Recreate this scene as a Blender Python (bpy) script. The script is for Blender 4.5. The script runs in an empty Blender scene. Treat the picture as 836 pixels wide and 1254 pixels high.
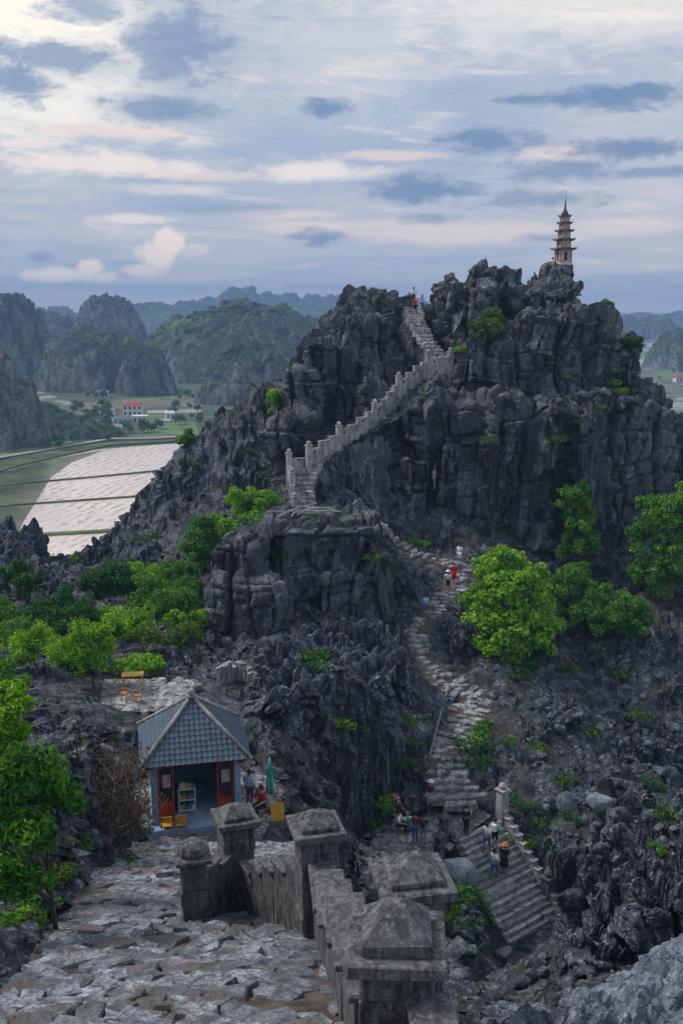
import bpy, bmesh, math, random
import numpy as np
from mathutils import Vector, Matrix, Euler

rng = np.random.default_rng(7)
random.seed(7)
S = bpy.context.scene
COL = S.collection
R = math.radians

# ------------------------------------------------------------------ camera
PITCH, FOC, CX, CY = R(11.6), 1230.0, 418.0, 627.0      # focal length and centre in photo pixels (836 x 1254)
cam_d = bpy.data.cameras.new('camera')
cam_d.sensor_fit = 'HORIZONTAL'
cam_d.sensor_width = 36.0
cam_d.lens = FOC / 836.0 * 36.0
cam_d.clip_start, cam_d.clip_end = 0.1, 20000.0
cam = bpy.data.objects.new('camera', cam_d)
cam.rotation_euler = (R(90) - PITCH, 0, 0)
COL.objects.link(cam)
S.camera = cam

# ------------------------------------------------------------------ render settings
S.view_settings.view_transform = 'Standard'
S.view_settings.look = 'None'
S.view_settings.gamma = 1.0
S.view_settings.use_curve_mapping = False
S.view_settings.exposure = 0.82
S.cycles.use_denoising = True
S.cycles.max_bounces = 6
S.cycles.diffuse_bounces = 2
S.cycles.glossy_bounces = 2
S.cycles.transmission_bounces = 3
S.cycles.transparent_max_bounces = 6
S.cycles.volume_bounces = 0
S.cycles.caustics_reflective = False
S.cycles.caustics_refractive = False


# ------------------------------------------------------------------ node helper
class NT:
    def __init__(s, tree):
        s.t = tree; s.n = tree.nodes; s.l = tree.links
    def new(s, kind, **kw):
        n = s.n.new(kind)
        for k, v in kw.items(): setattr(n, k, v)
        return n
    def put(s, sock, v):
        if v is None: return
        if hasattr(v, 'is_output'): s.l.new(v, sock)
        elif isinstance(v, (tuple, list)):
            if sock.type == 'RGBA' and len(v) == 3: v = (*v, 1)
            sock.default_value = v
        else: sock.default_value = v
    def math(s, op, a, b=None, c=None, clamp=False):
        n = s.new('ShaderNodeMath', operation=op, use_clamp=clamp)
        s.put(n.inputs[0], a); s.put(n.inputs[1], b); s.put(n.inputs[2], c)
        return n.outputs[0]
    def vmath(s, op, a, b=None):
        n = s.new('ShaderNodeVectorMath', operation=op)
        s.put(n.inputs[0], a)
        if op == 'SCALE': s.put(n.inputs['Scale'], b)
        else: s.put(n.inputs[1], b)
        return n.outputs[0]
    def noise(s, vec, scale, detail=4, rough=0.55, dist=0.0, out='Fac'):
        n = s.new('ShaderNodeTexNoise')
        s.put(n.inputs['Vector'], vec); n.inputs['Scale'].default_value = scale
        n.inputs['Detail'].default_value = detail; n.inputs['Roughness'].default_value = rough
        n.inputs['Distortion'].default_value = dist
        return n.outputs[out]
    def voro(s, vec, scale, feature='F1', out='Distance'):
        n = s.new('ShaderNodeTexVoronoi', feature=feature)
        s.put(n.inputs['Vector'], vec); n.inputs['Scale'].default_value = scale
        return n.outputs[out]
    def ss(s, x, lo, hi, a=0.0, b=1.0):
        n = s.new('ShaderNodeMapRange', interpolation_type='SMOOTHSTEP')
        s.put(n.inputs[0], x)
        for i, v in enumerate((lo, hi, a, b)): s.put(n.inputs[1 + i], v)
        return n.outputs[0]
    def mix(s, f, a, b, blend='MIX'):
        n = s.new('ShaderNodeMix', data_type='RGBA', blend_type=blend)
        s.put(n.inputs[0], f); s.put(n.inputs[6], a); s.put(n.inputs[7], b)
        return n.outputs[2]
    def sep(s, v):
        n = s.new('ShaderNodeSeparateXYZ'); s.put(n.inputs[0], v); return n.outputs
    def comb(s, x, y, z):
        n = s.new('ShaderNodeCombineXYZ')
        for i, v in enumerate((x, y, z)): s.put(n.inputs[i], v)
        return n.outputs[0]


# ------------------------------------------------------------------ world: high broken cloud over a Nishita sky
SUN_AZ, SUN_EL = R(-70), R(48)             # sun behind thin cloud, off to the left
world = bpy.data.worlds.new('World')
S.world = world
world.cycles.sampling_method = 'MANUAL'
world.cycles.sample_map_resolution = 256
world.use_nodes = True
w = NT(world.node_tree)
w.n.clear()
out = w.new('ShaderNodeOutputWorld'); bg = w.new('ShaderNodeBackground')
sky = w.new('ShaderNodeTexSky', sky_type='NISHITA', sun_disc=False)
sky.sun_elevation = SUN_EL; sky.sun_rotation = SUN_AZ
sky.altitude = 100; sky.air_density = 1.6; sky.dust_density = 2.0
W_STR = 0.1
D = w.new('ShaderNodeTexCoord').outputs['Generated']
dx, dy, dz = w.sep(D)
el = w.math('ARCSINE', w.math('MAXIMUM', dz, -0.2))
az = w.math('ARCTAN2', dx, dy)
zc = w.math('ADD', w.math('MAXIMUM', dz, 0.0), 0.06)
plane = w.comb(w.math('DIVIDE', dx, zc), w.math('DIVIDE', dy, zc), 0.0)      # flat cloud deck seen in perspective
big = w.noise(plane, 0.30, 4, 0.5, 0.3)
med = w.noise(w.vmath('ADD', plane, (3.3, 7.1, 0)), 0.62, 5, 0.55, 0.3)
aeh = w.comb(w.math('MULTIPLY', az, 26.0), w.math('MULTIPLY', el, 62.0), 0.0)
warp = w.noise(aeh, 1.0, 5, 0.7, 0.4)
warpf = w.noise(D, 34.0, 3, 0.6, 0.0)
def c8(r, g, b, k=1.0):                    # screen colour -> world radiance before strength
    f = lambda v: (((v / 255) + .055) / 1.055) ** 2.4 if v > 10 else v / 255 / 12.92
    return tuple(f(v) * k * 0.655 / W_STR for v in (r, g, b))
haze_c, deck_c = c8(194, 194, 198), c8(182, 189, 201)
lit_c, grey_c, hole_c, pink_c = c8(255, 248, 234), c8(146, 166, 196), c8(54, 102, 156), c8(232, 214, 206)
nish = w.vmath('SCALE', sky.outputs[0], 1.0)
col = w.mix(w.ss(el, 0.0, 0.16), haze_c, deck_c)
col = w.mix(w.ss(big, 0.40, 0.64, 0.0, 0.7), col, grey_c)
col = w.mix(w.ss(med, 0.48, 0.74, 0.0, 0.4), col, pink_c)
wisp = w.noise(w.comb(w.math('MULTIPLY', az, 7.0), w.math('MULTIPLY', w.math('ADD', el, w.math('MULTIPLY', az, 0.06)), 58.0), 2.0), 1.0, 6, 0.62, 0.5)
col = w.mix(w.ss(wisp, 0.52, 0.72, 0.0, 0.55), col, c8(236, 222, 214))
col = w.mix(w.ss(wisp, 0.46, 0.28, 0.0, 0.45), col, c8(140, 160, 192))
# brighter veil round the hidden sun (upper left)
def blob(a0, e0, sa, se, amp=1.0, soft=0.9, wv=warp, wk=1.5):
    qa = w.math('DIVIDE', w.math('SUBTRACT', az, a0), sa)
    qe = w.math('DIVIDE', w.math('SUBTRACT', el, e0), se)
    q = w.math('SQRT', w.math('ADD', w.math('MULTIPLY', qa, qa), w.math('MULTIPLY', qe, qe)))
    q = w.math('ADD', q, w.math('MULTIPLY', w.math('SUBTRACT', wv, 0.5), wk * 2))
    return w.ss(q, 1.0 + soft * 0.5, 1.0 - soft * 0.5, 0.0, amp)
def sd(px, py):                            # photo pixel -> azimuth, elevation of that sky direction
    x, y = (px - CX) / FOC, (CY - py) / FOC
    v = Vector((x, math.cos(PITCH) + y * math.sin(PITCH), -math.sin(PITCH) + y * math.cos(PITCH))).normalized()
    return math.atan2(v.x, v.y), math.asin(v.z)
def blobs(lst, **kw):
    m = None
    for px, py, rx, ry, amp in lst:
        a, e = sd(px, py)
        b = blob(a, e, rx / FOC, ry / FOC, amp, **kw)
        m = b if m is None else w.math('MAXIMUM', m, b)
    return m
lit = blobs([(20, 20, 170, 100, .9), (50, 130, 120, 30, .75), (720, -10, 240, 50, .45), (430, 60, 90, 60, .2)], soft=1.5, wk=1.3)
col = w.mix(lit, col, lit_c)
pinks = blobs([(560, 285, 120, 13, .6), (770, 277, 70, 10, .6), (690, 187, 50, 8, .7), (480, 190, 60, 6, .7), (350, 262, 55, 5, .7),
               (130, 160, 70, 7, .8), (250, 215, 60, 6, .7), (380, 278, 60, 7, .6)], soft=1.0, wk=0.8)
col = w.mix(pinks, col, pink_c)
whites = blobs([(120, 200, 115, 11, .9), (390, 210, 70, 10, .85), (35, 176, 30, 5, .7), (165, 268, 45, 5, .8), (205, 232, 60, 6, .5)], soft=1.0, wk=1.1)
col = w.mix(whites, col, c8(238, 226, 218))
cum = blobs([(85, 338, 44, 8, .9), (110, 328, 14, 9, .9), (192, 314, 20, 14, .9), (206, 298, 15, 12, .95), (178, 331, 24, 7, .7), (240, 306, 20, 6, .4)], soft=0.8, wv=warpf, wk=1.2)
col = w.mix(cum, col, c8(247, 229, 214))
darks = blobs([(215, 55, 55, 40, .9), (70, 70, 85, 18, .9), (20, 95, 40, 22, .95), (105, 10, 40, 12, .8), (195, 132, 60, 13, .9), (400, 132, 24, 9, .9),
               (640, 122, 26, 4, .8), (750, 118, 70, 12, .9), (600, 172, 50, 11, .85), (765, 182, 65, 11, .9), (690, 208, 55, 11, .75), (515, 232, 60, 13, .9),
               (655, 244, 55, 9, .7), (810, 210, 50, 6, .7), (390, 291, 24, 9, .85), (660, 291, 24, 5, .6), (300, 255, 60, 7, .35),
               (525, 268, 30, 6, .6), (50, 315, 12, 5, .6)], soft=1.3, wk=1.9)
col = w.mix(w.math('MULTIPLY', darks, 0.86), col, w.mix(0.12, hole_c, nish))
col = w.mix(w.ss(el, -0.03, 0.02), haze_c, col)
w.l.new(col, bg.inputs['Color']); bg.inputs['Strength'].default_value = W_STR
w.l.new(bg.outputs[0], out.inputs['Surface'])

sun_d = bpy.data.lights.new('sun', 'SUN')
sun_d.energy = 1.5; sun_d.angle = R(12); sun_d.color = (1.0, 0.95, 0.89)
sun = bpy.data.objects.new('sun', sun_d)
sun.rotation_euler = Vector((math.sin(SUN_AZ) * math.cos(SUN_EL), math.cos(SUN_AZ) * math.cos(SUN_EL), math.sin(SUN_EL))).to_track_quat('Z', 'Y').to_euler()
COL.objects.link(sun)


# ------------------------------------------------------------------ geometry helpers
def P(px, py, Y):
    """photo pixel + forward distance -> world point (camera at the origin, +Y forward)"""
    x, y = (px - CX) / FOC, (CY - py) / FOC
    wy = math.cos(PITCH) + y * math.sin(PITCH)
    k = Y / wy
    return Vector((x * k, Y, (-math.sin(PITCH) + y * math.cos(PITCH)) * k))
def depth(v): return v.y * math.cos(PITCH) - v.z * math.sin(PITCH)
def proj(v):
    d = depth(v)
    return CX + FOC * v.x / d, CY - FOC * (v.y * math.sin(PITCH) + v.z * math.cos(PITCH)) / d

def mesh_np(name, V, Fq, smooth=False):
    """mesh from a vertex array and an (n,3) or (n,4) face array"""
    V = np.asarray(V, np.float32); Fq = np.asarray(Fq, np.int32)
    me = bpy.data.meshes.new(name)
    k = Fq.shape[1]; n = len(Fq)
    me.vertices.add(len(V)); me.vertices.foreach_set('co', V.ravel())
    me.loops.add(n * k); me.loops.foreach_set('vertex_index', Fq.ravel())
    me.polygons.add(n); me.polygons.foreach_set('loop_start', np.arange(0, n * k, k, dtype=np.int32))
    me.polygons.foreach_set('use_smooth', np.full(n, smooth))
    me.update(calc_edges=True); me.validate()
    return me
def link(name, me, mat=None, parent=None, loc=None, rot=None):
    o = bpy.data.objects.new(name, me)
    if mat is not None and me is not None:
        me.materials.clear(); me.materials.append(mat)
    if loc is not None: o.location = loc
    if rot is not None: o.rotation_euler = rot
    COL.objects.link(o)
    if parent is not None: o.parent = parent
    return o
def tag(o, label, cat, group=None):
    o['label'] = label; o['category'] = cat
    if group: o['group'] = group
    return o
def struct(o): o['kind'] = 'structure'; return o
def stuff(o): o['kind'] = 'stuff'; return o
def empty(name, loc=(0, 0, 0), rz=0.0):
    o = bpy.data.objects.new(name, None); o.location = loc; o.rotation_euler = (0, 0, rz)
    o.empty_display_size = 0.2
    COL.objects.link(o); return o
def bm_mesh(bm, name, smooth=False):
    bmesh.ops.recalc_face_normals(bm, faces=bm.faces)
    me = bpy.data.meshes.new(name); bm.to_mesh(me); bm.free()
    if smooth:
        me.polygons.foreach_set('use_smooth', np.full(len(me.polygons), True))
    return me
def box(bm, c, s, rz=0.0, bev=0.0, taper=1.0, tilt=None):
    """box centred at c, full size s; taper scales the top"""
    g = bmesh.ops.create_cube(bm, size=1.0)
    vs = g['verts']
    for v in vs:
        k = taper if v.co.z > 0 else 1.0
        v.co = Vector((v.co.x * s[0] * k, v.co.y * s[1] * k, v.co.z * s[2]))
    if bev:
        es = list({e for v in vs for e in v.link_edges})
        r = bmesh.ops.bevel(bm, geom=es, offset=bev, segments=1, affect='EDGES')
        vs = list({v for f in r['faces'] for v in f.verts} | {v for v in vs if v.is_valid})
    M = Matrix.Rotation(rz, 4, 'Z')
    if tilt is not None: M = M @ Euler(tilt).to_matrix().to_4x4()
    for v in vs: v.co = M @ v.co + Vector(c)
    return vs
def boxmesh(name, c, s, rz=0.0, bev=0.0, taper=1.0, tilt=None):
    bm = bmesh.new(); box(bm, c, s, rz, bev, taper, tilt); return bm_mesh(bm, name)
def tube(bm, pts, rad, seg=6):
    """tapered tube along pts; rad a number or list"""
    pts = [Vector(p) for p in pts]
    if not hasattr(rad, '__len__'): rad = [rad] * len(pts)
    rings = []
    for i, p in enumerate(pts):
        t = (pts[min(i + 1, len(pts) - 1)] - pts[max(i - 1, 0)]).normalized()
        a = t.cross(Vector((0, 0, 1)) if abs(t.z) < 0.9 else Vector((1, 0, 0))).normalized(); b = t.cross(a)
        rings.append([bm.verts.new(p + (a * math.cos(k * 2 * math.pi / seg) + b * math.sin(k * 2 * math.pi / seg)) * rad[i]) for k in range(seg)])
    for r0, r1 in zip(rings, rings[1:]):
        for k in range(seg): bm.faces.new((r0[k], r0[(k + 1) % seg], r1[(k + 1) % seg], r1[k]))
    bm.faces.new(rings[0]); bm.faces.new(list(reversed(rings[-1])))
def lathe(bm, prof, seg=12, c=(0, 0, 0), sq=False, rz=0.0):
    """surface of revolution of [(r, z)]; seg=4 gives square plans"""
    rings = []
    off = math.pi / 4 if seg == 4 else 0.0
    for r, z in prof:
        rings.append([bm.verts.new((c[0] + r * math.cos(off + rz + k * 2 * math.pi / seg), c[1] + r * math.sin(off + rz + k * 2 * math.pi / seg), c[2] + z)) for k in range(seg)])
    for r0, r1 in zip(rings, rings[1:]):
        for k in range(seg): bm.faces.new((r0[k], r0[(k + 1) % seg], r1[(k + 1) % seg], r1[k]))
    bm.faces.new(list(reversed(rings[0]))); bm.faces.new(rings[-1])

# ------------------------------------------------------------------ numpy noise
def _h(ix, iy, iz, seed):
    h = (ix.astype(np.uint32) * np.uint32(374761393)) ^ (iy.astype(np.uint32) * np.uint32(668265263)) ^ (iz.astype(np.uint32) * np.uint32(2147483647 // 3)) ^ np.uint32((seed * 974711 + 12345) & 0xffffffff)
    h = (h ^ (h >> np.uint32(13))) * np.uint32(1274126177)
    h = (h ^ (h >> np.uint32(16))) * np.uint32(2246822519)
    return h ^ (h >> np.uint32(15))
def _f(h): return (h & np.uint32(0xffff)).astype(np.float32) / 65535.0, ((h >> np.uint32(16)) & np.uint32(0xffff)).astype(np.float32) / 65535.0
def vnoise(p, seed=0):
    """gradient-like value noise in -1..1, p (n,3)"""
    i = np.floor(p).astype(np.int64); f = (p - i).astype(np.float32)
    u = f * f * f * (f * (f * 6 - 15) + 10)
    r = 0
    for a in (0, 1):
        wa = u[:, 0] if a else 1 - u[:, 0]
        for b in (0, 1):
            wb = wa * (u[:, 1] if b else 1 - u[:, 1])
            for c in (0, 1):
                wc = wb * (u[:, 2] if c else 1 - u[:, 2])
                r = r + wc * _f(_h(i[:, 0] + a, i[:, 1] + b, i[:, 2] + c, seed))[0]
    return r * 2 - 1
def fbm(p, oct=4, seed=0, gain=0.5):
    r = 0; a = 1.0; t = 0
    for k in range(oct):
        r = r + a * vnoise(p * (2.03 ** k), seed + k * 17); t += a; a *= gain
    return r / t
def worley(p, seed=0, jit=0.8, offs=False):
    """F1, F2 and a random number of the nearest cell"""
    i0 = np.floor(p - 0.5).astype(np.int64)
    n = len(p)
    f1 = np.full(n, 9.0, np.float32); f2 = np.full(n, 9.0, np.float32); cid = np.zeros(n, np.float32); oxy = np.zeros((n, 2), np.float32)
    p = p.astype(np.float32)
    for a in (0, 1):
        for b in (0, 1):
            for c in (0, 1):
                ix, iy, iz = i0[:, 0] + a, i0[:, 1] + b, i0[:, 2] + c
                h = _h(ix, iy, iz, seed)
                r1, r2 = _f(h); r3, r4 = _f(_h(ix, iy, iz, seed + 991))
                d = np.sqrt((ix + 0.5 + (r1 - .5) * jit - p[:, 0]) ** 2 + (iy + 0.5 + (r2 - .5) * jit - p[:, 1]) ** 2 + (iz + 0.5 + (r3 - .5) * jit - p[:, 2]) ** 2).astype(np.float32)
                nearer = d < f1
                if offs:
                    oxy[:, 0] = np.where(nearer, p[:, 0] - (ix + 0.5 + (r1 - .5) * jit), oxy[:, 0]); oxy[:, 1] = np.where(nearer, p[:, 1] - (iy + 0.5 + (r2 - .5) * jit), oxy[:, 1])
                f2 = np.where(nearer, f1, np.minimum(f2, d)); cid = np.where(nearer, r4, cid); f1 = np.where(nearer, d, f1)
    return (f1, f2, cid, oxy) if offs else (f1, f2, cid)
def sstep(x, a, b):
    t = np.clip((x - a) / (b - a), 0, 1); return t * t * (3 - 2 * t)

# ------------------------------------------------------------------ materials
MATS = {}
def mat(name):
    m = bpy.data.materials.new(name); m.use_nodes = True
    t = NT(m.node_tree); t.n.clear()
    o = t.new('ShaderNodeOutputMaterial'); b = t.new('ShaderNodeBsdfPrincipled')
    t.l.new(b.outputs[0], o.inputs['Surface'])
    b.inputs['Roughness'].default_value = 0.85
    b.inputs['Specular IOR Level'].default_value = 0.3
    MATS[name] = m
    return m, t, b
def bump(t, b, h, dist, strength=1.0):
    n = t.new('ShaderNodeBump'); n.inputs['Distance'].default_value = dist; n.inputs['Strength'].default_value = strength
    t.put(n.inputs['Height'], h); t.l.new(n.outputs[0], b.inputs['Normal']); return n
def plain(name, col, rough=0.7, var=0.15, scale=4.0, bmp=0.0, metal=0.0):
    """one colour with a little grime and unevenness"""
    m, t, b = mat(name)
    co = t.new('ShaderNodeTexCoord').outputs['Object']
    n = t.noise(co, scale, 5, 0.6)
    c = t.mix(t.ss(n, 0.3, 0.75), tuple(v * (1 - var) for v in col), tuple(min(1, v * (1 + var)) for v in col))
    t.l.new(c, b.inputs['Base Color']); b.inputs['Roughness'].default_value = rough; b.inputs['Metallic'].default_value = metal
    if bmp: bump(t, b, t.noise(co, scale * 5, 4, 0.6), bmp)
    return m
def rock_mat(name, dark, mid, pale, size=1.0, soil=None, green=None, bdist=0.12, pale_amt=0.5):
    """weathered limestone: dark skin, grey patches, pale fresh streaks; size in metres of the main mottling"""
    m, t, b = mat(name)
    co = t.new('ShaderNodeNewGeometry').outputs['Position']
    st = t.vmath('MULTIPLY', co, (1, 1, 0.3))
    n1 = t.noise(co, 0.35 / size, 4, 0.6, 0.3)
    n2 = t.noise(st, 1.6 / size, 6, 0.68, 0.5)
    n3 = t.noise(co, 6.0 / size, 5, 0.7)
    c = t.mix(t.ss(n2, 0.36, 0.66), dark, mid)
    c = t.mix(t.ss(n1, 0.4, 0.68, 0, 0.6), c, mid)
    sp = t.math('MULTIPLY', t.ss(n3, 0.47, 0.68), t.ss(n2, 0.44, 0.62))
    c = t.mix(t.math('MULTIPLY', sp, pale_amt), c, pale)
    nz = t.sep(t.new('ShaderNodeNewGeometry').outputs['Normal'])[2]
    if soil is not None:
        k = t.math('MULTIPLY', t.ss(t.noise(co, 0.16, 4, 0.6), 0.5, 0.62), t.ss(nz, 0.55, 0.85))
        c = t.mix(t.math('MULTIPLY', k, 0.85), c, soil)
    if green is not None:
        k = t.math('MULTIPLY', t.ss(t.noise(co, 0.3, 5, 0.65, 0.4), 0.56, 0.64), t.ss(nz, 0.35, 0.7))
        c = t.mix(t.math('MULTIPLY', k, 0.45), c, t.mix(n3, tuple(v * .5 for v in green), tuple(v * 1.3 for v in green)))
    t.l.new(c, b.inputs['Base Color'])
    b.inputs['Roughness'].default_value = 0.8
    hh = t.math('ADD', t.math('MULTIPLY', n2, 0.8), t.math('MULTIPLY', n3, 0.45))
    cr = t.voro(t.vmath('ADD', co, t.vmath('SCALE', t.noise(co, 2.0 / size, 3, 0.6, out='Color'), 0.6 * size)), 1.4 / size, 'DISTANCE_TO_EDGE')
    hh = t.math('ADD', hh, t.math('MULTIPLY', t.ss(cr, 0.0, 0.07), 0.35))
    bump(t, b, hh, bdist * size, 0.9)
    return m
M_CLIFF = rock_mat('cliff limestone', (0.017, 0.020, 0.025), (0.098, 0.110, 0.128), (0.40, 0.42, 0.44), 1.6, bdist=0.12, pale_amt=0.55, green=(0.04, 0.08, 0.015))
M_TERR = rock_mat('hillside limestone', (0.011, 0.013, 0.017), (0.066, 0.078, 0.096), (0.40, 0.43, 0.47), 1.0, soil=(0.055, 0.048, 0.036), green=(0.03, 0.06, 0.012), bdist=0.14, pale_amt=0.75)
M_BOULD = rock_mat('boulder limestone', (0.03, 0.036, 0.046), (0.12, 0.14, 0.17), (0.40, 0.43, 0.47), 0.7, bdist=0.1, pale_amt=0.7)
M_NEAR = rock_mat('pale foreground limestone', (0.06, 0.072, 0.095), (0.20, 0.23, 0.28), (0.52, 0.55, 0.60), 0.42, bdist=0.16, pale_amt=0.8)

# ------------------------------------------------------------------ routes
PATH = [(556, 985, 49.5), (549, 960, 51), (546, 935, 52.5), (553, 905, 55), (572, 872, 58), (586, 853, 60), (545, 836, 61.5), (518, 808, 64), (510, 782, 66), (519, 760, 68),
        (533, 742, 70), (548, 727, 72), (562, 708, 74.5), (564, 693, 76), (528, 684, 77.5), (488, 665, 78.5), (466, 642, 79), (440, 628, 78.5), (400, 630, 77), (372, 628, 76)]
PATHW = [P(*q) for q in PATH]
STAIR = [(372, 626, 76), (371, 596, 78.5), (384, 562, 81), (418, 537, 83.5), (462, 508, 86.5), (492, 474, 89.5), (532, 446, 91.5), (540, 438, 92.5), (522, 415, 94.5), (508, 390, 97), (506, 374, 99.5)]
STAIRW = [P(*q) for q in STAIR]
LAND_Z = -26.8
LAND = [P(525, 1003, 48.3), P(482, 1028, 46.5), P(462, 1070, 43.5)]
DOWN_T, DOWN_B = P(583, 1003, 48.2), P(648, 1128, 45.2)          # flight going down on the right
DOWN_T.z = LAND_Z; 

# ------------------------------------------------------------------ base height of the hillside (multiquadric through surveyed points)
CP = [P(*q) for q in [
    (400, 900, 45), (400, 1000, 42.5), (460, 935, 46.5), (455, 990, 46), (440, 830, 55), (350, 780, 58), (480, 790, 62), (340, 860, 47), (330, 950, 40), (380, 950, 42),
    (300, 790, 59), (240, 800, 55), (100, 800, 54), (0, 800, 51), (200, 750, 62), (20, 720, 72), (100, 700, 80), (-120, 760, 60), (-120, 690, 80),
    (340, 478, 99), (310, 482, 97.5), (285, 498, 96), (245, 528, 94), (215, 560, 93), (180, 605, 92), (140, 648, 90), (100, 690, 87), (60, 690, 84), (20, 664, 83), (-60, 640, 84),
    (310, 560, 90), (250, 620, 86), (320, 620, 80), (200, 690, 79), (290, 680, 74), (240, 710, 70), (330, 540, 91), (345, 700, 70),
    (620, 815, 63), (690, 830, 64), (780, 770, 70), (870, 750, 72), (640, 770, 70), (600, 720, 75), (700, 740, 73),
    (560, 675, 78), (650, 692, 78), (740, 705, 78.5), (850, 710, 80), (960, 720, 82),
    (600, 780, 67), (480, 720, 72), (440, 660, 77), (430, 700, 72), (480, 740, 70),
    (700, 900, 57.5), (800, 860, 64), (840, 950, 57), (640, 930, 53.5), (610, 880, 57), (760, 1000, 50), (700, 1040, 47), (840, 1020, 50), (950, 960, 56), (950, 850, 66), (640, 985, 50.5),
    (690, 1118, 44.5), (720, 1120, 42), (640, 1160, 43), (575, 1160, 38), (565, 1235, 22),
    (740, 1055, 29), (800, 1050, 28), (860, 1050, 28), (690, 1190, 26), (760, 1190, 19), (840, 1190, 18), (640, 1225, 20),
    (60, 905, 31), (30, 985, 24), (100, 960, 27), (0, 880, 36), (100, 870, 40), (60, 845, 44), (10, 840, 46), (-80, 860, 40), (-100, 980, 24), (0, 1120, 16), (-60, 1100, 16), (130, 905, 33), (150, 960, 30)]]
W3 = lambda *a: Vector(a)
for Yk, zk in ((2, -3.6), (8, -6.9), (13, -9.4), (18, -11.9), (24, -14.6), (29, -16.8)):
    CP += [W3(-Yk * .16 - 1.2, Yk, zk), W3(-0.5 - Yk * .06, Yk, zk)]
CP += [W3(-7.6, 34, -18.7), W3(-3.2, 35, -18.7), W3(-7.5, 38.5, -18.7), W3(-2.6, 38.5, -19.3), W3(-5, 36, -18.7), W3(-9, 44.5, -18.3), W3(-6.5, 45, -18.4),
       W3(1.6, 6, -8.2), W3(2.2, 10, -9.8), W3(2.5, 15, -12.6), W3(5, 8, -8.6), W3(5, 12, -10.4), W3(0.8, 20, -14.5), W3(1.0, 28, -19.2), W3(-0.5, 33, -20.5), W3(2, 36, -24.5), W3(0.5, 39, -25.5),
       W3(4.5, 29, -22), W3(8, 30, -22.5), W3(6.5, 25, -19.5), W3(4, 24, -18.5), W3(6, 36, -27.5), W3(10, 36, -28.5), W3(14, 38, -28), W3(9.5, 41, -30.3), W3(13, 34, -24), W3(9, 3, -6), W3(-8, 3, -4.5), W3(4, 3, -5)]
CP += PATHW[:] + [LAND[0], LAND[1], LAND[2]] + [DOWN_T, DOWN_B, DOWN_T.lerp(DOWN_B, 0.5)]
# far side falls to the valley
for pxk in (-150, 0, 100, 200, 300, 400, 550, 700, 850, 1000):
    q = P(pxk, 700, 118); CP.append(W3(q.x, 122, -44)); CP.append(W3(q.x * 1.2, 148, -62))
CP += [W3(-36, 98, -34), W3(-24, 102, -33), W3(-16, 106, -30), W3(-40, 92, -32), W3(-48, 88, -32), W3(-6, 108, -24), W3(15, 100, -12), W3(30, 100, -16), W3(45, 98, -26), W3(60, 98, -36)]
CPA = np.array([tuple(v) for v in CP], np.float64)
def _mq(a, b): return np.sqrt(((a[:, None, :] - b[None, :, :]) ** 2).sum(-1) + 1.5 ** 2)
_K = _mq(CPA[:, :2], CPA[:, :2]); _n = len(CPA)
_A = np.block([[_K - 0.02 * np.eye(_n), np.ones((_n, 1))], [np.ones((1, _n)), np.zeros((1, 1))]])
_Wt = np.linalg.solve(_A, np.append(CPA[:, 2], 0))
def base_h(x, y):
    x = np.atleast_1d(np.asarray(x, np.float32)); y = np.atleast_1d(np.asarray(y, np.float32))
    out = np.empty(len(x), np.float32); cp = CPA[:, :2].astype(np.float32); wt = _Wt[:-1].astype(np.float32)
    for i in range(0, len(x), 60000):
        sl = slice(i, i + 60000)
        d = (x[sl, None] - cp[None, :, 0]) ** 2; d += (y[sl, None] - cp[None, :, 1]) ** 2; d += 2.25
        np.sqrt(d, out=d); out[sl] = d @ wt + np.float32(_Wt[-1])
    return out
def seg_dist(x, y, pts):
    """distance to a polyline in plan, and the height of the nearest point on it"""
    bd = np.full(len(x), 1e9, np.float32); bz = np.zeros(len(x), np.float32)
    for a, b in zip(pts, pts[1:]):
        ux, uy = b.x - a.x, b.y - a.y; L = ux * ux + uy * uy + 1e-9
        t = np.clip(((x - a.x) * ux + (y - a.y) * uy) / L, 0, 1)
        d = np.hypot(x - a.x - t * ux, y - a.y - t * uy)
        k = d < bd; bd = np.where(k, d, bd); bz = np.where(k, a.z + t * (b.z - a.z), bz)
    return bd, bz

FS = [W3(-1.6, 1, -3.2), W3(-1.75, 8, -6.9), W3(-2.0, 13, -9.4), W3(-2.9, 18, -11.9), W3(-3.8, 24, -14.6), W3(-4.5, 29, -16.8), W3(-5.0, 33, -18.7)]
# ------------------------------------------------------------------ the hillside
NA, NR = 850, 640
AZ = np.linspace(R(-31), R(31), NA, dtype=np.float32)
RAD = np.geomspace(3.0, 150.0, NR).astype(np.float32)
gx = (np.sin(AZ)[None, :] * RAD[:, None]).ravel(); gy = (np.cos(AZ)[None, :] * RAD[:, None]).ravel()
gz = base_h(gx, gy)
_p2 = np.stack([gx, gy, np.zeros_like(gx)], 1)
w1 = fbm(_p2 * 0.35, 3, 3) ; w2 = fbm(_p2 * 0.35 + 50, 3, 5)
q = _p2 + np.stack([w1, w2, w1 * 0], 1) * 1.3
f1, f2, c1 = worley(q * np.array([0.42, 0.42, 1.0]), 11)
g1, g2, c2 = worley(q * np.array([1.15, 1.15, 1.0]) + 7, 23)
h1, h2, c3 = worley(q * np.array([2.7, 2.7, 1.0]) + 31, 37)
rough = 0.55 + 0.45 * fbm(_p2 * 0.09, 3, 41) * 1.6
blocks = (c1 - 0.45) * 2.2 * sstep(f2 - f1, 0.0, 0.16) - 0.7 * (1 - sstep(f2 - f1, 0.0, 0.1)) + (0.55 - f1) * 1.1
spikes = (c2 - 0.4) * 1.15 * sstep(g2 - g1, 0.02, 0.2) + (0.5 - g1) * 0.9
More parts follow.
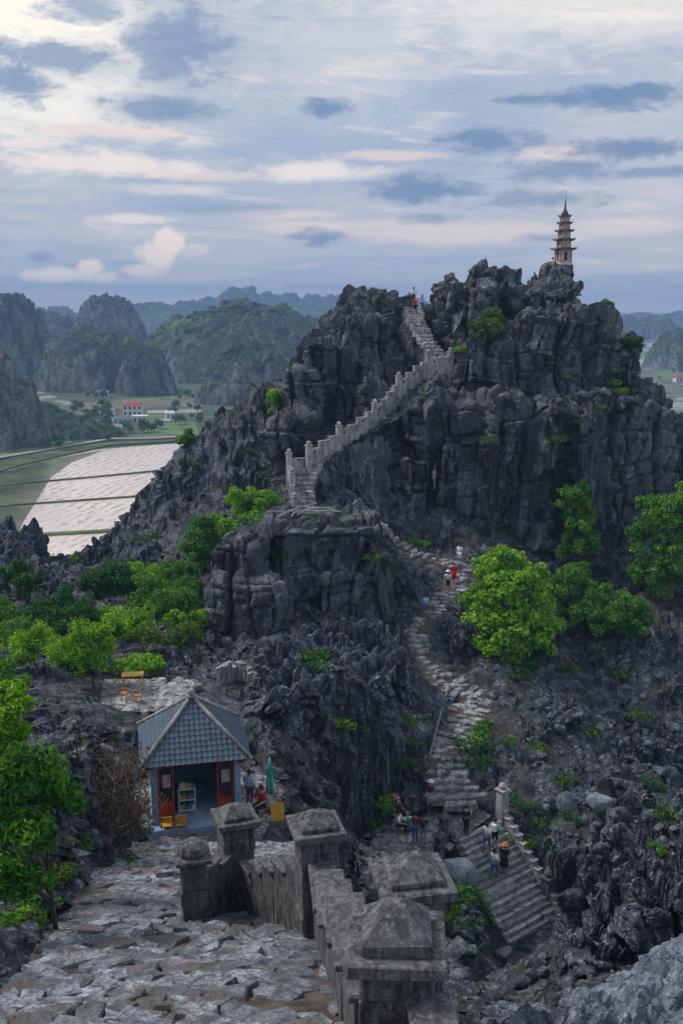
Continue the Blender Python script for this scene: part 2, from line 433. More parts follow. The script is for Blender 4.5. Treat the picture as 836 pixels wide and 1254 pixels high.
fine = (c3 - 0.45) * 0.42 * sstep(h2 - h1, 0.02, 0.25) + (0.45 - h1) * 0.35
disp = blocks * 0.62 + spikes * 0.75 + fine * 0.8 + fbm(_p2 * 0.12, 3, 77) * 0.9
pd, pz = seg_dist(gx, gy, PATHW)
ld, lz = seg_dist(gx, gy, LAND)
sd_, sz_ = seg_dist(gx, gy, [DOWN_T, DOWN_B])
td, tz = seg_dist(gx, gy, STAIRW)
# stairway of the foreground, kiosk yard, table terrace: quiet ground
fd, fz = seg_dist(gx, gy, FS)
fhw = 1.9 + 0.012 * gy                      # half width of that stairway
kd, kz = seg_dist(gx, gy, [W3(-6.2, 35.5, -18.75), W3(-4.2, 36.0, -18.75)])
yd, yz = seg_dist(gx, gy, [W3(-9.6, 44.6, -18.3), W3(-7.3, 45.2, -18.4)])
amp = np.clip(rough, 0.25, 1.15)
amp *= sstep(gy, 5, 22) * 0.8 + 0.2
amp *= 1 - .5 * sstep(gx, 0, 2) * (1 - sstep(gx, 8, 11)) * sstep(gy, 10, 14) * (1 - sstep(gy, 42, 46))
h = gz + disp * amp
def flat(h, d, z, r0, r1, drop=0.12):
    k = sstep(d, r0, r1); return h * k + (z - drop) * (1 - k)
h = flat(h, pd, pz, 0.75, 2.1)
h = flat(h, ld, LAND_Z + 0 * lz, 1.8, 2.5)
h = flat(h, sd_, sz_, 1.9, 2.7, 0.35)
h = flat(h, td, tz, 0.9, 2.0, 0.4)
h = flat(h, fd - (fhw - 1.9), fz, 1.9, 3.0, 0.25)
h = flat(h, kd, kz, 2.2, 2.8, 0.05)
h = flat(h, yd, yz, 1.6, 2.6, 0.1)
GH = h.reshape(NR, NA)
_gr = np.gradient(GH, axis=0) / np.gradient(RAD)[:, None]
_gt = np.gradient(GH, axis=1) / (RAD[:, None] * (AZ[1] - AZ[0]))
_st = sstep(np.hypot(_gr, _gt).ravel(), 0.8, 2.0)
_p3 = np.stack([gx, gy, h], 1)
ox = (fbm(_p3 * 0.9, 4, 201, .6) * .55 + fbm(_p3 * np.array([3., 3., 1.2]), 2, 205) * .14) * _st * sstep(gy, 4, 20); oy = (fbm(_p3 * 0.9 + 60, 4, 203, .6) * .5) * _st * sstep(gy, 4, 20)
k1, k2, kc = worley(np.stack([q[:, 0] * .9, q[:, 1] * .9, h * .38], 1) + 5, 211); l1, l2, lc = worley(np.stack([q[:, 0] * 2.2, q[:, 1] * 2.2, h * 1.1], 1) + 15, 213)
_pu = ((kc - .6) * 1.1 - .5 * (1 - sstep(k2 - k1, 0, .1)) + (lc - .5) * .4 - .2 * (1 - sstep(l2 - l1, 0, .12))) * _st * sstep(gy, 10, 22)
_gl = np.hypot(_gr, _gt).ravel() + 1e-3; _az = np.arctan2(gx, gy)
_nr, _nt = -_gr.ravel() / _gl, -_gt.ravel() / _gl
ox = ox + _pu * (_nr * np.sin(_az) + _nt * np.cos(_az)); oy = oy + _pu * (_nr * np.cos(_az) - _nt * np.sin(_az))
def ground(x, y):
    """height of the finished hillside mesh at a point in plan"""
    a = (math.atan2(x, y) - AZ[0]) / (AZ[-1] - AZ[0]) * (NA - 1)
    r = math.log(max(3.01, math.hypot(x, y)) / 3.0) / math.log(50.0) * (NR - 1)
    a = min(max(a, 0), NA - 1.001); r = min(max(r, 0), NR - 1.001)
    i, j = int(r), int(a); u, v = r - i, a - j
    return float((GH[i, j] * (1 - v) + GH[i, j + 1] * v) * (1 - u) + (GH[i + 1, j] * (1 - v) + GH[i + 1, j + 1] * v) * u)
def hit(px, py, y0=6.0, y1=140.0):
    """first point of the hillside met by the line of sight through a photo pixel"""
    a = y0
    while a < y1:
        p = P(px, py, a)
        if ground(p.x, p.y) > p.z:
            lo, hi = a / 1.004, a
            for _ in range(8):
                m = (lo + hi) / 2; p = P(px, py, m)
                if ground(p.x, p.y) > p.z: hi = m
                else: lo = m
            return p
        a *= 1.004
    return None
_i = np.arange(NR * NA, dtype=np.int32).reshape(NR, NA)
quads = np.stack([_i[:-1, :-1].ravel(), _i[:-1, 1:].ravel(), _i[1:, 1:].ravel(), _i[1:, :-1].ravel()], 1)[:, ::-1]
terr = struct(link('hillside', mesh_np('hillside', np.stack([gx + ox, gy + oy, h], 1), quads, False), M_TERR))

# ------------------------------------------------------------------ rock masses: fused blocks, then jointed
def carve(V):
    """keep rock clear of the steps, the path and the yards"""
    x, y, z = V[:, 0], V[:, 1], V[:, 2].copy()
    nzz = fbm(V * 0.8, 4, 401, .6) * .5 + fbm(V * 2.6, 3, 403) * .18
    for pts, r, near, farr, rng_ in ((STAIRW, .95, .3, 2.5, 3.2), (PATHW, 1.05, 1.2, 2.0, 2.0), ([DOWN_T, DOWN_B + (DOWN_B - DOWN_T) * .4], 2.0, .5, 1.5, 3.0), (LAND, 1.7, 1.8, 2.0, 1.6), ([W3(-6.2, 34.6, -18.75), W3(-4.2, 35.2, -18.75)], 2.3, .35, 2.0, 4.0), ([W3(-9.6, 44.6, -18.3), W3(-7.3, 45.2, -18.4)], 1.8, .4, 2., 3.), (FS[1:], 2.4, 2., 2., 2.)):
        d, zz = seg_dist(x, y, pts)
        yl = np.interp(x, *zip(*sorted((p.x, p.y) for p in pts)))
        ex = np.maximum(0, d - r)
        lim = zz - .35 + ex * np.where(y < yl, near, farr) + np.minimum(ex, 1.0) * (nzz * 1.3 - .25)
        k = sstep(r + rng_ - d, 0.0, .8)
        z = np.where((z > lim) & (z < zz + 25), z + (lim - z) * k, z)
    V = V.copy(); V[:, 2] = z; return V
def fuse(name, blocks, voxel, seed, A=1.0, scale=1.0, mat=None, keep=None, spiky=0.0, bedded=0.0, ridge=0.0, flute=1.0, slab=1.0):
    """blocks: (centre, size, yaw, tilt); united, remeshed evenly, then broken up by joints, beds and fluting"""
    bm = bmesh.new()
    for c, s, rz, tl in blocks: box(bm, c, s, rz, bev=min(s) * 0.12, tilt=tl)
    me = bm_mesh(bm, name + '_blocks')
    o = bpy.data.objects.new(name + '_blocks', me); COL.objects.link(o)
    md = o.modifiers.new('r', 'REMESH'); md.mode = 'VOXEL'; md.voxel_size = voxel; md.adaptivity = 0
    dg = bpy.context.evaluated_depsgraph_get(); dg.update()
    ev = o.evaluated_get(dg).to_mesh()
    nv = len(ev.vertices); V = np.empty(nv * 3, np.float32); ev.vertices.foreach_get('co', V); V = V.reshape(-1, 3)
    nf = len(ev.polygons); lt = np.empty(nf, np.int32); ev.polygons.foreach_get('loop_total', lt)
    li = np.empty(len(ev.loops), np.int32); ev.loops.foreach_get('vertex_index', li)
    assert (lt == 4).all()
    Fq = li.reshape(-1, 4)
    o.evaluated_get(dg).to_mesh_clear(); bpy.data.objects.remove(o)
    def relax(V, k, lam=0.5):
        e = np.concatenate([Fq[:, [0, 1]], Fq[:, [1, 2]], Fq[:, [2, 3]], Fq[:, [3, 0]]])
        cnt = np.bincount(e[:, 0], minlength=nv).astype(np.float32) + 1e-6
        for _ in range(k):
            S_ = np.stack([np.bincount(e[:, 0], V[e[:, 1], d], minlength=nv) for d in range(3)], 1) / cnt[:, None]
            V = V + lam * (S_.astype(np.float32) - V)
        return V
    def normals(V):
        n = np.cross(V[Fq[:, 2]] - V[Fq[:, 0]], V[Fq[:, 3]] - V[Fq[:, 1]])
        N = np.stack([sum(np.bincount(Fq[:, k], n[:, d], minlength=nv) for k in range(4)) for d in range(3)], 1)
        return (N / (np.linalg.norm(N, axis=1, keepdims=True) + 1e-9)).astype(np.float32)
    V = relax(V, 3 if slab == 1 else 12)
    N = normals(relax(V, 10 if slab == 1 else 24))
    p = V / scale
    wv = np.stack([fbm(p * 0.22, 3, seed), fbm(p * 0.22 + 40, 3, seed + 1), fbm(p * 0.30 + 90, 2, seed + 2)], 1)
    q = p + wv * np.array([0.9, 0.9, 0.7])
    q[:, :2] += 0.12 * q[:, 2:3] * np.stack([vnoise(p * 0.08, seed + 31), vnoise(p * 0.08 + 9, seed + 32)], 1)
    flatq = lambda k, o: np.stack([q[:, 0] * k + o, q[:, 1] * k, q[:, 2] * 0 + .5], 1)
    def hsh(a, k): return _f(_h((a * 65535).astype(np.int64), k.astype(np.int64), k.astype(np.int64) * 0, seed + 77))[0]
    def layer(cid, lo, hi):
        L = lo + (hi - lo) * cid; zz = q[:, 2] / L + cid * 7.3; k = np.floor(zz); fr = zz - k
        return hsh(cid, k), np.minimum(fr, 1 - fr) * L, fr
    a1, a2, ac, ao = worley(flatq(0.27, 0), seed + 3, offs=True)          # big joint columns
    b1, b2, bc, bo = worley(flatq(0.75, 9), seed + 4, offs=True)          # columns within them
    d1, d2, dc = worley(flatq(2.1, 21), seed + 5)                         # flutes
    (ha, ja, fa), (hb, jb, fb), (hd, jd, _) = layer(ac, 2.2, 6.0), layer(bc, 1.2, 3.6), layer(dc, .5, 2.0)
    lean = lambda h_, o: np.cos(h_ * 40) * o[:, 0] + np.sin(h_ * 40) * o[:, 1]
    dsp = (ac - 0.6) * 1.7 + (ha - 0.6) * 1.3 * slab - 1.7 * (1 - sstep(a2 - a1, 0.0, 0.09)) - 0.4 * (1 - sstep(ja, 0.0, 0.2)) + lean(ha, ao) * 0.8 + ((ha * 17 % 1) - .5) * 1.1 * slab * (fa - .5)
    dsp += (bc - 0.6) * 0.7 + (hb - 0.5) * 0.4 * slab - 0.6 * (1 - sstep(b2 - b1, 0.0, 0.15)) - 0.24 * (1 - sstep(jb, 0.0, 0.16)) + lean(hb, bo) * .45 + ((hb * 17 % 1) - .5) * .5 * (fb - .5)
    dsp += ((dc - 0.5) * 0.3 + (hd - 0.5) * 0.18 - 0.16 * (1 - sstep(d2 - d1, 0.0, 0.16))) * (0.35 + 0.9 * sstep(vnoise(p * 0.25, seed + 50), -.3, .5)) * flute
    dsp += fbm(p * 1.3, 3, seed + 6) * 0.10 * flute
    if bedded:
        bz = q[:, 2] / 3.6 + 0.35 * vnoise(p * 0.07, seed + 60); fr = bz - np.floor(bz)
        dsp += bedded * ((fr - .5) * .9 - .5 * (1 - sstep(np.minimum(fr, 1 - fr), 0, .05)))
    if ridge:
        e = np.stack([(V[:, 0] * .8 + V[:, 2] * .6) * .55, V[:, 1] * 1.6 + V[:, 0] * .5, (V[:, 2] * .8 - V[:, 0] * .6) * 2.6], 1)
        e = e + .35 * np.stack([fbm(V * 1.1, 3, seed + 70)] * 3, 1)
        dsp += ridge * ((1 - np.abs(fbm(e, 4, seed + 71, .55)) * 2.4) - .5)
    if spiky: dsp += spiky * np.clip(N[:, 2], 0, 1) * ((bc - .5) * 1.9 + (.4 - b1) * 1.3 + (dc - .45) * .9)
    V = V + N * (dsp * A * scale)[:, None].astype(np.float32)
    V = carve(V)
    if keep is not None:
        m = keep(V)[Fq].all(1); Fk = Fq[m]
        used = np.unique(Fk); re = np.full(nv, -1, np.int32); re[used] = np.arange(len(used), dtype=np.int32)
        V, Fq = V[used], re[Fk]
    me = mesh_np(name, V, Fq, flute < .9)
    if flute < .9: me.set_sharp_from_angle(angle=R(24))
    return link(name, me, mat)
def rblock(px0, py0, px1, py1, Yf, dep, yaw=None, foot=None):
    """block whose front shows as that photo rectangle at distance Yf, dep metres deep; foot = its lower end height"""
    a, b = P(px0, py0, Yf), P(px1, py1, Yf)
    zt, zb = a.z, (b.z if foot is None else foot)
    tl = (random.uniform(-.05, .05), random.uniform(-.05, .05), 0)
    return (Vector(((a.x + b.x) / 2, Yf + dep / 2, (zt + zb) / 2)), (abs(b.x - a.x), dep, zt - zb), random.uniform(-.25, .25) if yaw is None else yaw, tl)
PK = [rblock(*q) for q in [
    # lower cliff
    (395, 550, 470, 650, 81, 12), (420, 520, 500, 660, 83, 12), (470, 500, 560, 680, 83, 12), (545, 488, 640, 700, 81, 14), (620, 485, 700, 705, 80.5, 14), (680, 480, 765, 715, 82, 14),
    (745, 490, 805, 720, 83, 14), (795, 520, 860, 730, 86, 14), (845, 565, 950, 740, 87, 16), (590, 500, 660, 700, 79.5, 6), (705, 500, 745, 710, 80.5, 6), (500, 560, 545, 690, 81.5, 6),
    # behind the stair, left
    (347, 500, 392, 660, 86, 12), (350, 450, 400, 600, 89, 12), (378, 410, 440, 600, 91, 14), (400, 385, 470, 560, 94, 14), (430, 362, 494, 480, 98, 12), (436, 356, 468, 420, 99, 6), (340, 520, 372, 640, 84, 8),
    (440, 430, 500, 520, 92.5, 10), (318, 475, 352, 560, 96, 8),
    # second tier
    (450, 462, 575, 520, 88, 12), (560, 400, 655, 500, 88.5, 14), (640, 378, 745, 500, 87.5, 14), (726, 430, 770, 520, 89, 12), (764, 472, 808, 560, 90, 12), (806, 512, 870, 590, 91, 12), (600, 420, 700, 480, 87, 8),
    (555, 380, 600, 450, 94, 10),
    # summit
    (538, 352, 600, 420, 96, 12), (560, 338, 650, 420, 97, 12), (572, 322, 648, 360, 100, 6), (590, 318, 620, 345, 99.5, 4), (640, 345, 725, 420, 96, 12), (664, 342, 716, 385, 99, 8), (712, 378, 746, 440, 94, 12),
    (732, 415, 760, 460, 93, 10), (674, 329, 704, 352, 101, 4), (505, 372, 545, 420, 99, 8), (545, 340, 575, 360, 99, 5), (478, 378, 506, 430, 99, 8), (510, 365, 528, 385, 100, 3)]]
PK.append((W3(16, 101, -14), (30, 14, 14), 0.05, (0, 0, 0)))
PK.append((W3(22, 96, -20), (44, 18, 14), 0.05, (0, 0, 0)))
peak = struct(fuse('limestone_peak', PK, 0.19, 100, A=0.95, scale=1.0, mat=M_CLIFF, bedded=.55, flute=.5, slab=.55, keep=lambda V: (V[:, 1] < 111) & (V[:, 2] > -27)))
PI_ = [rblock(*q) for q in [(262, 668, 330, 800, 62, 9), (300, 648, 375, 800, 64, 9), (255, 715, 360, 812, 60, 7), (352, 640, 410, 800, 65, 9), (392, 645, 478, 812, 66, 9), (372, 700, 440, 815, 64, 6), (430, 690, 490, 800, 66, 6), (330, 632, 420, 700, 69, 8)]]
outcrop = struct(fuse('limestone_outcrop', PI_, 0.17, 300, A=0.62, scale=1.0, mat=M_CLIFF, bedded=.25, flute=.5, slab=.6, keep=lambda V: V[:, 2] > -25))
def cluster(lst, sub=0): return [rblock(*q) for q in lst]
def outc(lst, vox, seed, A, sc, spiky, m=None, zmin=-40):
    return struct(fuse('limestone_outcrop', cluster(lst), vox, seed, A=A, scale=sc, mat=m or M_TERR2, keep=lambda V: V[:, 2] > zmin, spiky=spiky))
M_TERR2 = rock_mat('jagged limestone', (0.012, 0.014, 0.019), (0.078, 0.093, 0.116), (0.44, 0.48, 0.53), 0.8, bdist=0.14, pale_amt=0.85)
# jagged masses between the kiosk and the landing
outc([(318, 862, 372, 985, 43, 5), (345, 840, 420, 980, 45, 6), (372, 915, 440, 1040, 43.5, 4), (415, 895, 470, 1050, 45.5, 5), (395, 850, 480, 930, 49, 6), (455, 890, 515, 965, 50, 4), (305, 830, 360, 900, 46, 5),
      (440, 815, 500, 880, 56, 6), (350, 800, 450, 860, 54, 6), (470, 925, 522, 990, 49.6, 3)], .11, 600, .8, .55, .8, zmin=-29)
# bank left of the near stairs and round the tree
outc([(60, 1010, 130, 1085, 22, 3), (110, 1005, 165, 1070, 25, 3), (0, 985, 70, 1070, 22, 4), (-60, 1040, 16, 1130, 17, 3), (-90, 940, 30, 1050, 27, 6), (20, 925, 100, 980, 31, 4), (150, 1030, 190, 1066, 26, 2)], .08, 620, .7, .4, .5)
outc([(-30, 1165, 16, 1230, 10, 1.2)], .04, 625, .5, .25, .4, M_CLIFF)
# jagged crest in front of the scree
outc([(738, 1070, 800, 1190, 25, 3), (770, 1058, 860, 1180, 24, 3.5), (725, 1125, 800, 1210, 21, 3), (790, 1105, 900, 1210, 20, 4), (700, 1175, 760, 1240, 20, 2), (850, 1055, 950, 1180, 23, 4)], .07, 640, .75, .42, 1.25)
outc([(566, 1112, 596, 1180, 40, 3)], .09, 650, .6, .4, .6)
# broken rocks along the path and under the outcrop
outc([(480, 755, 508, 800, 67, 3), (482, 710, 525, 760, 71, 4), (545, 770, 582, 830, 64.5, 4), (495, 697, 545, 722, 75, 3), (440, 650, 468, 700, 75, 4), (545, 752, 562, 775, 69, 2.5)], .12, 660, .6, .5, .5)
outc([(610, 862, 660, 900, 59, 4), (640, 880, 720, 930, 58, 5), (585, 920, 640, 955, 54.5, 3), (700, 830, 780, 870, 66, 5), (800, 800, 870, 850, 68, 6), (760, 915, 850, 960, 58, 5), (670, 985, 740, 1030, 50, 3), (740, 1030, 800, 1060, 47, 4)], .12, 670, .6, .5, .6)
# left dark rocks below the ridge
outc([(-60, 672, 30, 740, 82, 8), (30, 700, 110, 740, 84, 6), (105, 670, 190, 740, 86, 8), (160, 632, 250, 720, 89, 8), (220, 570, 310, 680, 92, 8), (262, 520, 345, 640, 95, 8), (290, 580, 352, 690, 86, 6), (300, 484, 345, 520, 98, 5)], .2, 680, .9, .8, .7, zmin=-30)
NB = [(W3(5.2, 10.3, -9.95), (6.2, 4.2, 2.4), 0.2, (0.12, -0.06, 0)), (W3(3.0, 9.6, -10.1), (3.0, 3.2, 2.0), -0.2, (0.1, -0.42, 0)), (W3(7.4, 11.8, -10.3), (5, 4, 2.2), 0.5, (0.05, 0.1, 0)), (W3(4.3, 10.9, -9.55), (3.2, 2.6, 1.8), 0.5, (0.1, -0.05, 0.0))]
near_rock = struct(fuse('foreground_boulder', NB, 0.05, 500, A=0.16, scale=1.9, mat=M_NEAR, ridge=1.3))

# ------------------------------------------------------------------ the valley floor
VZ = -60.0
def PG(px, py, z=VZ):
    x, y = (px - CX) / FOC, (CY - py) / FOC
    k = z / (-math.sin(PITCH) + y * math.cos(PITCH))
    return Vector((x * k, (math.cos(PITCH) + y * math.sin(PITCH)) * k, z))
def poly(name, pts, mat, thick=0.0):
    bm = bmesh.new(); vs = [bm.verts.new(p) for p in pts]; f = bm.faces.new(vs)
    if f.normal.z < 0: f.normal_flip()
    bm.normal_update()
    if f.normal.z < 0: f.normal_flip()
    if thick:
        r = bmesh.ops.extrude_face_region(bm, geom=[f]); 
        for v in [g for g in r['geom'] if isinstance(g, bmesh.types.BMVert)]: v.co.z += thick
    return link(name, bm_mesh(bm, name), mat)
m, t, b = mat('valley earth and scrub')
co = t.new('ShaderNodeNewGeometry').outputs['Position']
fields = t.voro(t.vmath('MULTIPLY', co, (0.011, 0.006, 0.0)), 1.0, 'F1', 'Color')
fs = t.sep(fields)
c = t.mix(t.ss(fs[0], 0.2, 0.8), (0.075, 0.10, 0.045), (0.15, 0.145, 0.105))
c = t.mix(t.ss(fs[1], 0.75, 0.8), c, (0.30, 0.30, 0.28))
c = t.mix(t.ss(t.noise(co, 0.035, 5, 0.65), 0.48, 0.62), c, (0.04, 0.065, 0.025))
t.l.new(c, b.inputs['Base Color'])
m, t, b = mat('green field')
co = t.new('ShaderNodeNewGeometry').outputs['Position']
t.l.new(t.mix(t.ss(t.noise(co, 0.08, 5, 0.65), 0.35, 0.65), (0.07, 0.15, 0.03), (0.16, 0.23, 0.07)), b.inputs['Base Color'])
bump(t, b, t.noise(co, 1.2, 3, 0.6), 0.4)
m, t, b = mat('pond bank grass')
co = t.new('ShaderNodeNewGeometry').outputs['Position']
t.l.new(t.mix(t.ss(t.noise(co, 0.12, 6, 0.7), 0.35, 0.65), (0.035, 0.06, 0.015), (0.12, 0.15, 0.05)), b.inputs['Base Color'])
bump(t, b, t.noise(co, 0.8, 3, 0.6), 0.6)
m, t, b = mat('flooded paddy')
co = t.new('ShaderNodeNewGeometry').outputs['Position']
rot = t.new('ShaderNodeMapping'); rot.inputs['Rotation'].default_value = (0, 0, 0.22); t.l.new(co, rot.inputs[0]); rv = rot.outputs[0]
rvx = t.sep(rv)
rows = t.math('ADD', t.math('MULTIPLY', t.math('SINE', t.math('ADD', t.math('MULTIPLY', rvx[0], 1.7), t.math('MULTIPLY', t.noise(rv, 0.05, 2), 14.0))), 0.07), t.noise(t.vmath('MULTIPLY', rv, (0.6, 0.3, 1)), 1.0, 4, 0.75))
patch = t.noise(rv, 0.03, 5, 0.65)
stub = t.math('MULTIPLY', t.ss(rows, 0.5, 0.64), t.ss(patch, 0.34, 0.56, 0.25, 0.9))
t.l.new(t.mix(stub, (0.78, 0.64, 0.55), (0.30, 0.27, 0.17)), b.inputs['Base Color'])  # pale muddy water, with the sky's glare painted into the base colour
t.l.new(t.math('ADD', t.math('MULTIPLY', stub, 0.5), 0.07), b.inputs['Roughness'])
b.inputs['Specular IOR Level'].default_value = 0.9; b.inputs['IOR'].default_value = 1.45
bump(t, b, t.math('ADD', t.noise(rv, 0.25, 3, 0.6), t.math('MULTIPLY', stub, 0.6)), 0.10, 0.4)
plain('earth road', (0.36, 0.35, 0.33), 0.9, 0.2, 0.05)
plain('farm soil', (0.17, 0.15, 0.125), 0.95, 0.3, 0.05)
m_val = MATS['valley earth and scrub']
struct(link('valley_ground', mesh_np('valley_ground', [(-9000, 130, VZ), (9000, 130, VZ), (9000, 9000, VZ), (-9000, 9000, VZ)], [[0, 1, 2, 3]]), m_val))
def PGl(lst, dz): return [PG(x, y) + Vector((0, 0, dz)) for x, y in lst]
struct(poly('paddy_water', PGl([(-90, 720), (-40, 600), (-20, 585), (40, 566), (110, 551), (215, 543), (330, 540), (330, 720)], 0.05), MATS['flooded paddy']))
m, t, b = mat('weedy water and painted reflection')
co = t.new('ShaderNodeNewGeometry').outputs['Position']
t.l.new(t.mix(t.ss(t.noise(co, 0.05, 6, 0.7), 0.35, 0.65), (0.05, 0.055, 0.025), (0.15, 0.17, 0.06)), b.inputs['Base Color']); b.inputs['Roughness'].default_value = 0.25  # weeds plus the hill's reflection, painted olive green into the water colour
struct(poly('weedy_reflection_paddy', PGl([(-110, 740), (15, 672), (28, 640), (48, 608), (62, 585), (88, 566), (128, 551), (60, 563), (-20, 585), (-60, 605)], 0.12), MATS['weedy water and painted reflection']))
def ribbon(name, pts, wid, mat, thick=0.0):
    """raised strip along plan points"""
    bm = bmesh.new(); L, Rr = [], []
    for i, p in enumerate(pts):
        t_ = (pts[min(i + 1, len(pts) - 1)] - pts[max(i - 1, 0)]); t_.z = 0; t_.normalize(); n = Vector((-t_.y, t_.x, 0))
        ww = wid[i] if hasattr(wid, '__len__') else wid
        L.append(bm.verts.new(p + n * ww / 2)); Rr.append(bm.verts.new(p - n * ww / 2))
    for i in range(len(pts) - 1): bm.faces.new((L[i], Rr[i], Rr[i + 1], L[i + 1]))
    if thick:
        r = bmesh.ops.extrude_face_region(bm, geom=bm.faces[:])
        for v in [g for g in r['geom'] if isinstance(g, bmesh.types.BMVert)]: v.co.z += thick
    return link(name, bm_mesh(bm, name), mat)
gr = MATS['pond bank grass']
for pts, wd in (([(-60, 600), (20, 593), (100, 586), (185, 578), (300, 572)], 1.6), ([(-60, 626), (20, 619), (90, 614), (160, 609), (300, 600)], 1.4), ([(-60, 668), (10, 659), (60, 655), (120, 652), (260, 640)], 3.0)):
    struct(ribbon('paddy_bank', PGl(pts, 0.0), wd, gr, 0.45))
struct(ribbon('paddy_bank', PGl([(-80, 598), (-10, 574), (40, 562), (90, 552), (128, 545), (215, 541), (300, 538)], 0.0), [16, 15, 14, 12, 9, 5, 5], gr, 0.7))
struct(ribbon('valley_road', PGl([(-80, 583), (0, 562), (60, 552), (110, 543), (136, 539), (180, 538.5), (240, 535)], 0.75), 3.2, MATS['earth road'], 0.1))
struct(ribbon('valley_road', PGl([(137, 538), (139, 520), (136, 505), (133, 493)], 0.12), 4.0, MATS['earth road'], 0.1))
for pts, mn in (([(172, 520), (238, 516), (244, 531), (172, 532)], 'green field'), ([(175, 508), (220, 506), (226, 512), (178, 514)], 'green field'), ([(85, 494), (250, 487), (250, 497), (85, 503)], 'farm soil'),
                ([(140, 534), (240, 531), (240, 537), (140, 538)], 'farm soil'), ([(180, 503), (246, 500), (246, 505), (180, 506)], 'earth road'), ([(175, 515), (222, 511), (222, 514), (176, 518)], 'earth road'),
                ([(70, 505), (132, 503), (134, 512), (80, 516)], 'farm soil'), ([(0, 548), (60, 540), (100, 541), (40, 555), (0, 562)], 'green field'), ([(140, 490), (250, 482), (250, 486), (140, 493)], 'green field')):
    struct(poly('field', PGl(pts, 0.09 + 0.03 * random.random()), MATS[mn]))
for pts, mn in (([(775, 440), (900, 437), (900, 450), (790, 452)], 'earth road'), ([(800, 455), (900, 452), (900, 462), (810, 464)], 'green field'), ([(780, 430), (900, 428), (900, 435), (780, 437)], 'green field'), ([(790, 420), (900, 418), (900, 423), (790, 425)], 'earth road')):
    struct(poly('field', PGl(pts, 0.12 + 0.03 * random.random()), MATS[mn]))

# ------------------------------------------------------------------ karst hills
m, t, b = mat('wooded karst')
co = t.new('ShaderNodeNewGeometry').outputs['Position']
nz = t.sep(t.new('ShaderNodeNewGeometry').outputs['Normal'])[2]
nA = t.noise(co, 0.03, 6, 0.68, 0.4); nB = t.noise(t.vmath('MULTIPLY', co, (1, 1, 0.35)), 0.12, 6, 0.7)
rk = t.mix(t.ss(nB, 0.38, 0.66), (0.028, 0.032, 0.036), (0.26, 0.26, 0.25))
vg = t.mix(t.ss(t.noise(co, 0.25, 5, 0.7), 0.35, 0.68), (0.012, 0.03, 0.012), (0.06, 0.12, 0.025))
vg = t.mix(t.ss(nA, 0.56, 0.66), vg, (0.12, 0.24, 0.03))
k = t.ss(t.math('ADD', t.math('ADD', t.math('MULTIPLY', nz, 0.5), nA), t.math('MULTIPLY', nB, 0.5)), 0.92, 1.06)
t.l.new(t.mix(k, rk, vg), b.inputs['Base Color'])
bump(t, b, t.math('ADD', nB, t.noise(co, 0.4, 4, 0.7)), 2.2, 0.9)
def karst(px, pyt, wpx, Y, seed, dep=0.8, kexp=2.6, name='karst_hill', rub=False, base=VZ):
    c = P(px, pyt, Y); H = c.z - base + 1.0; Rx = wpx / 2 / FOC * depth(c) * 1.12; Ry = Rx * dep
    na, nr = (180, 64) if Y < 1000 else (100, 36)
    th = np.linspace(0, 2 * np.pi, na, endpoint=False); rr = np.linspace(0, 1, nr) ** 0.8
    T, Q = np.meshgrid(th, rr); T, Q = T.ravel(), Q.ravel()
    d3 = np.stack([np.cos(T) * 1.3, np.sin(T) * 1.3, T * 0], 1)
    out_ = 1 + 0.22 * fbm(d3 + seed * 3.7, 3, seed)
    x = c.x + np.cos(T) * Q * Rx * out_; y = Y + np.sin(T) * Q * Ry * out_
    z = base - 1 + H * (1 - Q ** kexp) ** 0.85
    ps = np.stack([x, y, z], 1) / Rx * 3
    wr = ps + np.stack([fbm(ps, 3, seed + 5), fbm(ps + 30, 3, seed + 6), 0 * x], 1) * 0.5
    a1, a2, ac = worley(wr * np.array([1.3, 1.3, 0.5]), seed + 9)
    e1, e2, ec = worley(wr * np.array([4.0, 4.0, 1.6]), seed + 10)
    k = np.sin(np.pi * np.clip(Q, 0, 1) ** 0.7) ** 0.6
    z = z + H * (0.18 * (ac - 0.5) * sstep(a2 - a1, 0, .3) + 0.07 * (ec - 0.5) + 0.10 * fbm(ps * 1.6, 4, seed + 2)) * np.clip(1.05 - Q, 0, 1) ** 0.5
    push = (0.10 * (ac - 0.5) + 0.05 * (ec - 0.5) + 0.05 * fbm(ps * 4, 3, seed + 3)) * k
    x = x + np.cos(T) * push * Rx; y = y + np.sin(T) * push * Ry
    i = np.arange(nr * na).reshape(nr, na); j = np.roll(i, -1, 1)
    fq = np.stack([i[:-1].ravel(), i[1:].ravel(), j[1:].ravel(), j[:-1].ravel()], 1)
    return struct(link(name, mesh_np(name, np.stack([x, y, z], 1), fq, False), MATS['wooded karst']))
HILLS = [(122, 408, 165, 740, 1, .6, 3.4), (178, 425, 70, 700, 2, .8, 3.0), (300, 372, 260, 860, 3, .7, 2.2), (228, 392, 90, 900, 4, .8, 2.6), (305, 424, 125, 640, 5, .7, 2.2), (395, 392, 130, 900, 6, .7, 2.4),
         (128, 364, 90, 1150, 7, .7, 3.0), (12, 362, 110, 800, 8, .8, 2.6), (-60, 395, 120, 620, 9, .8, 2.6), (60, 385, 90, 1300, 10, .8, 2.4),
         (-45, 398, 190, 440, 11, .6, 1.7), (30, 490, 220, 470, 12, .4, 1.15)]
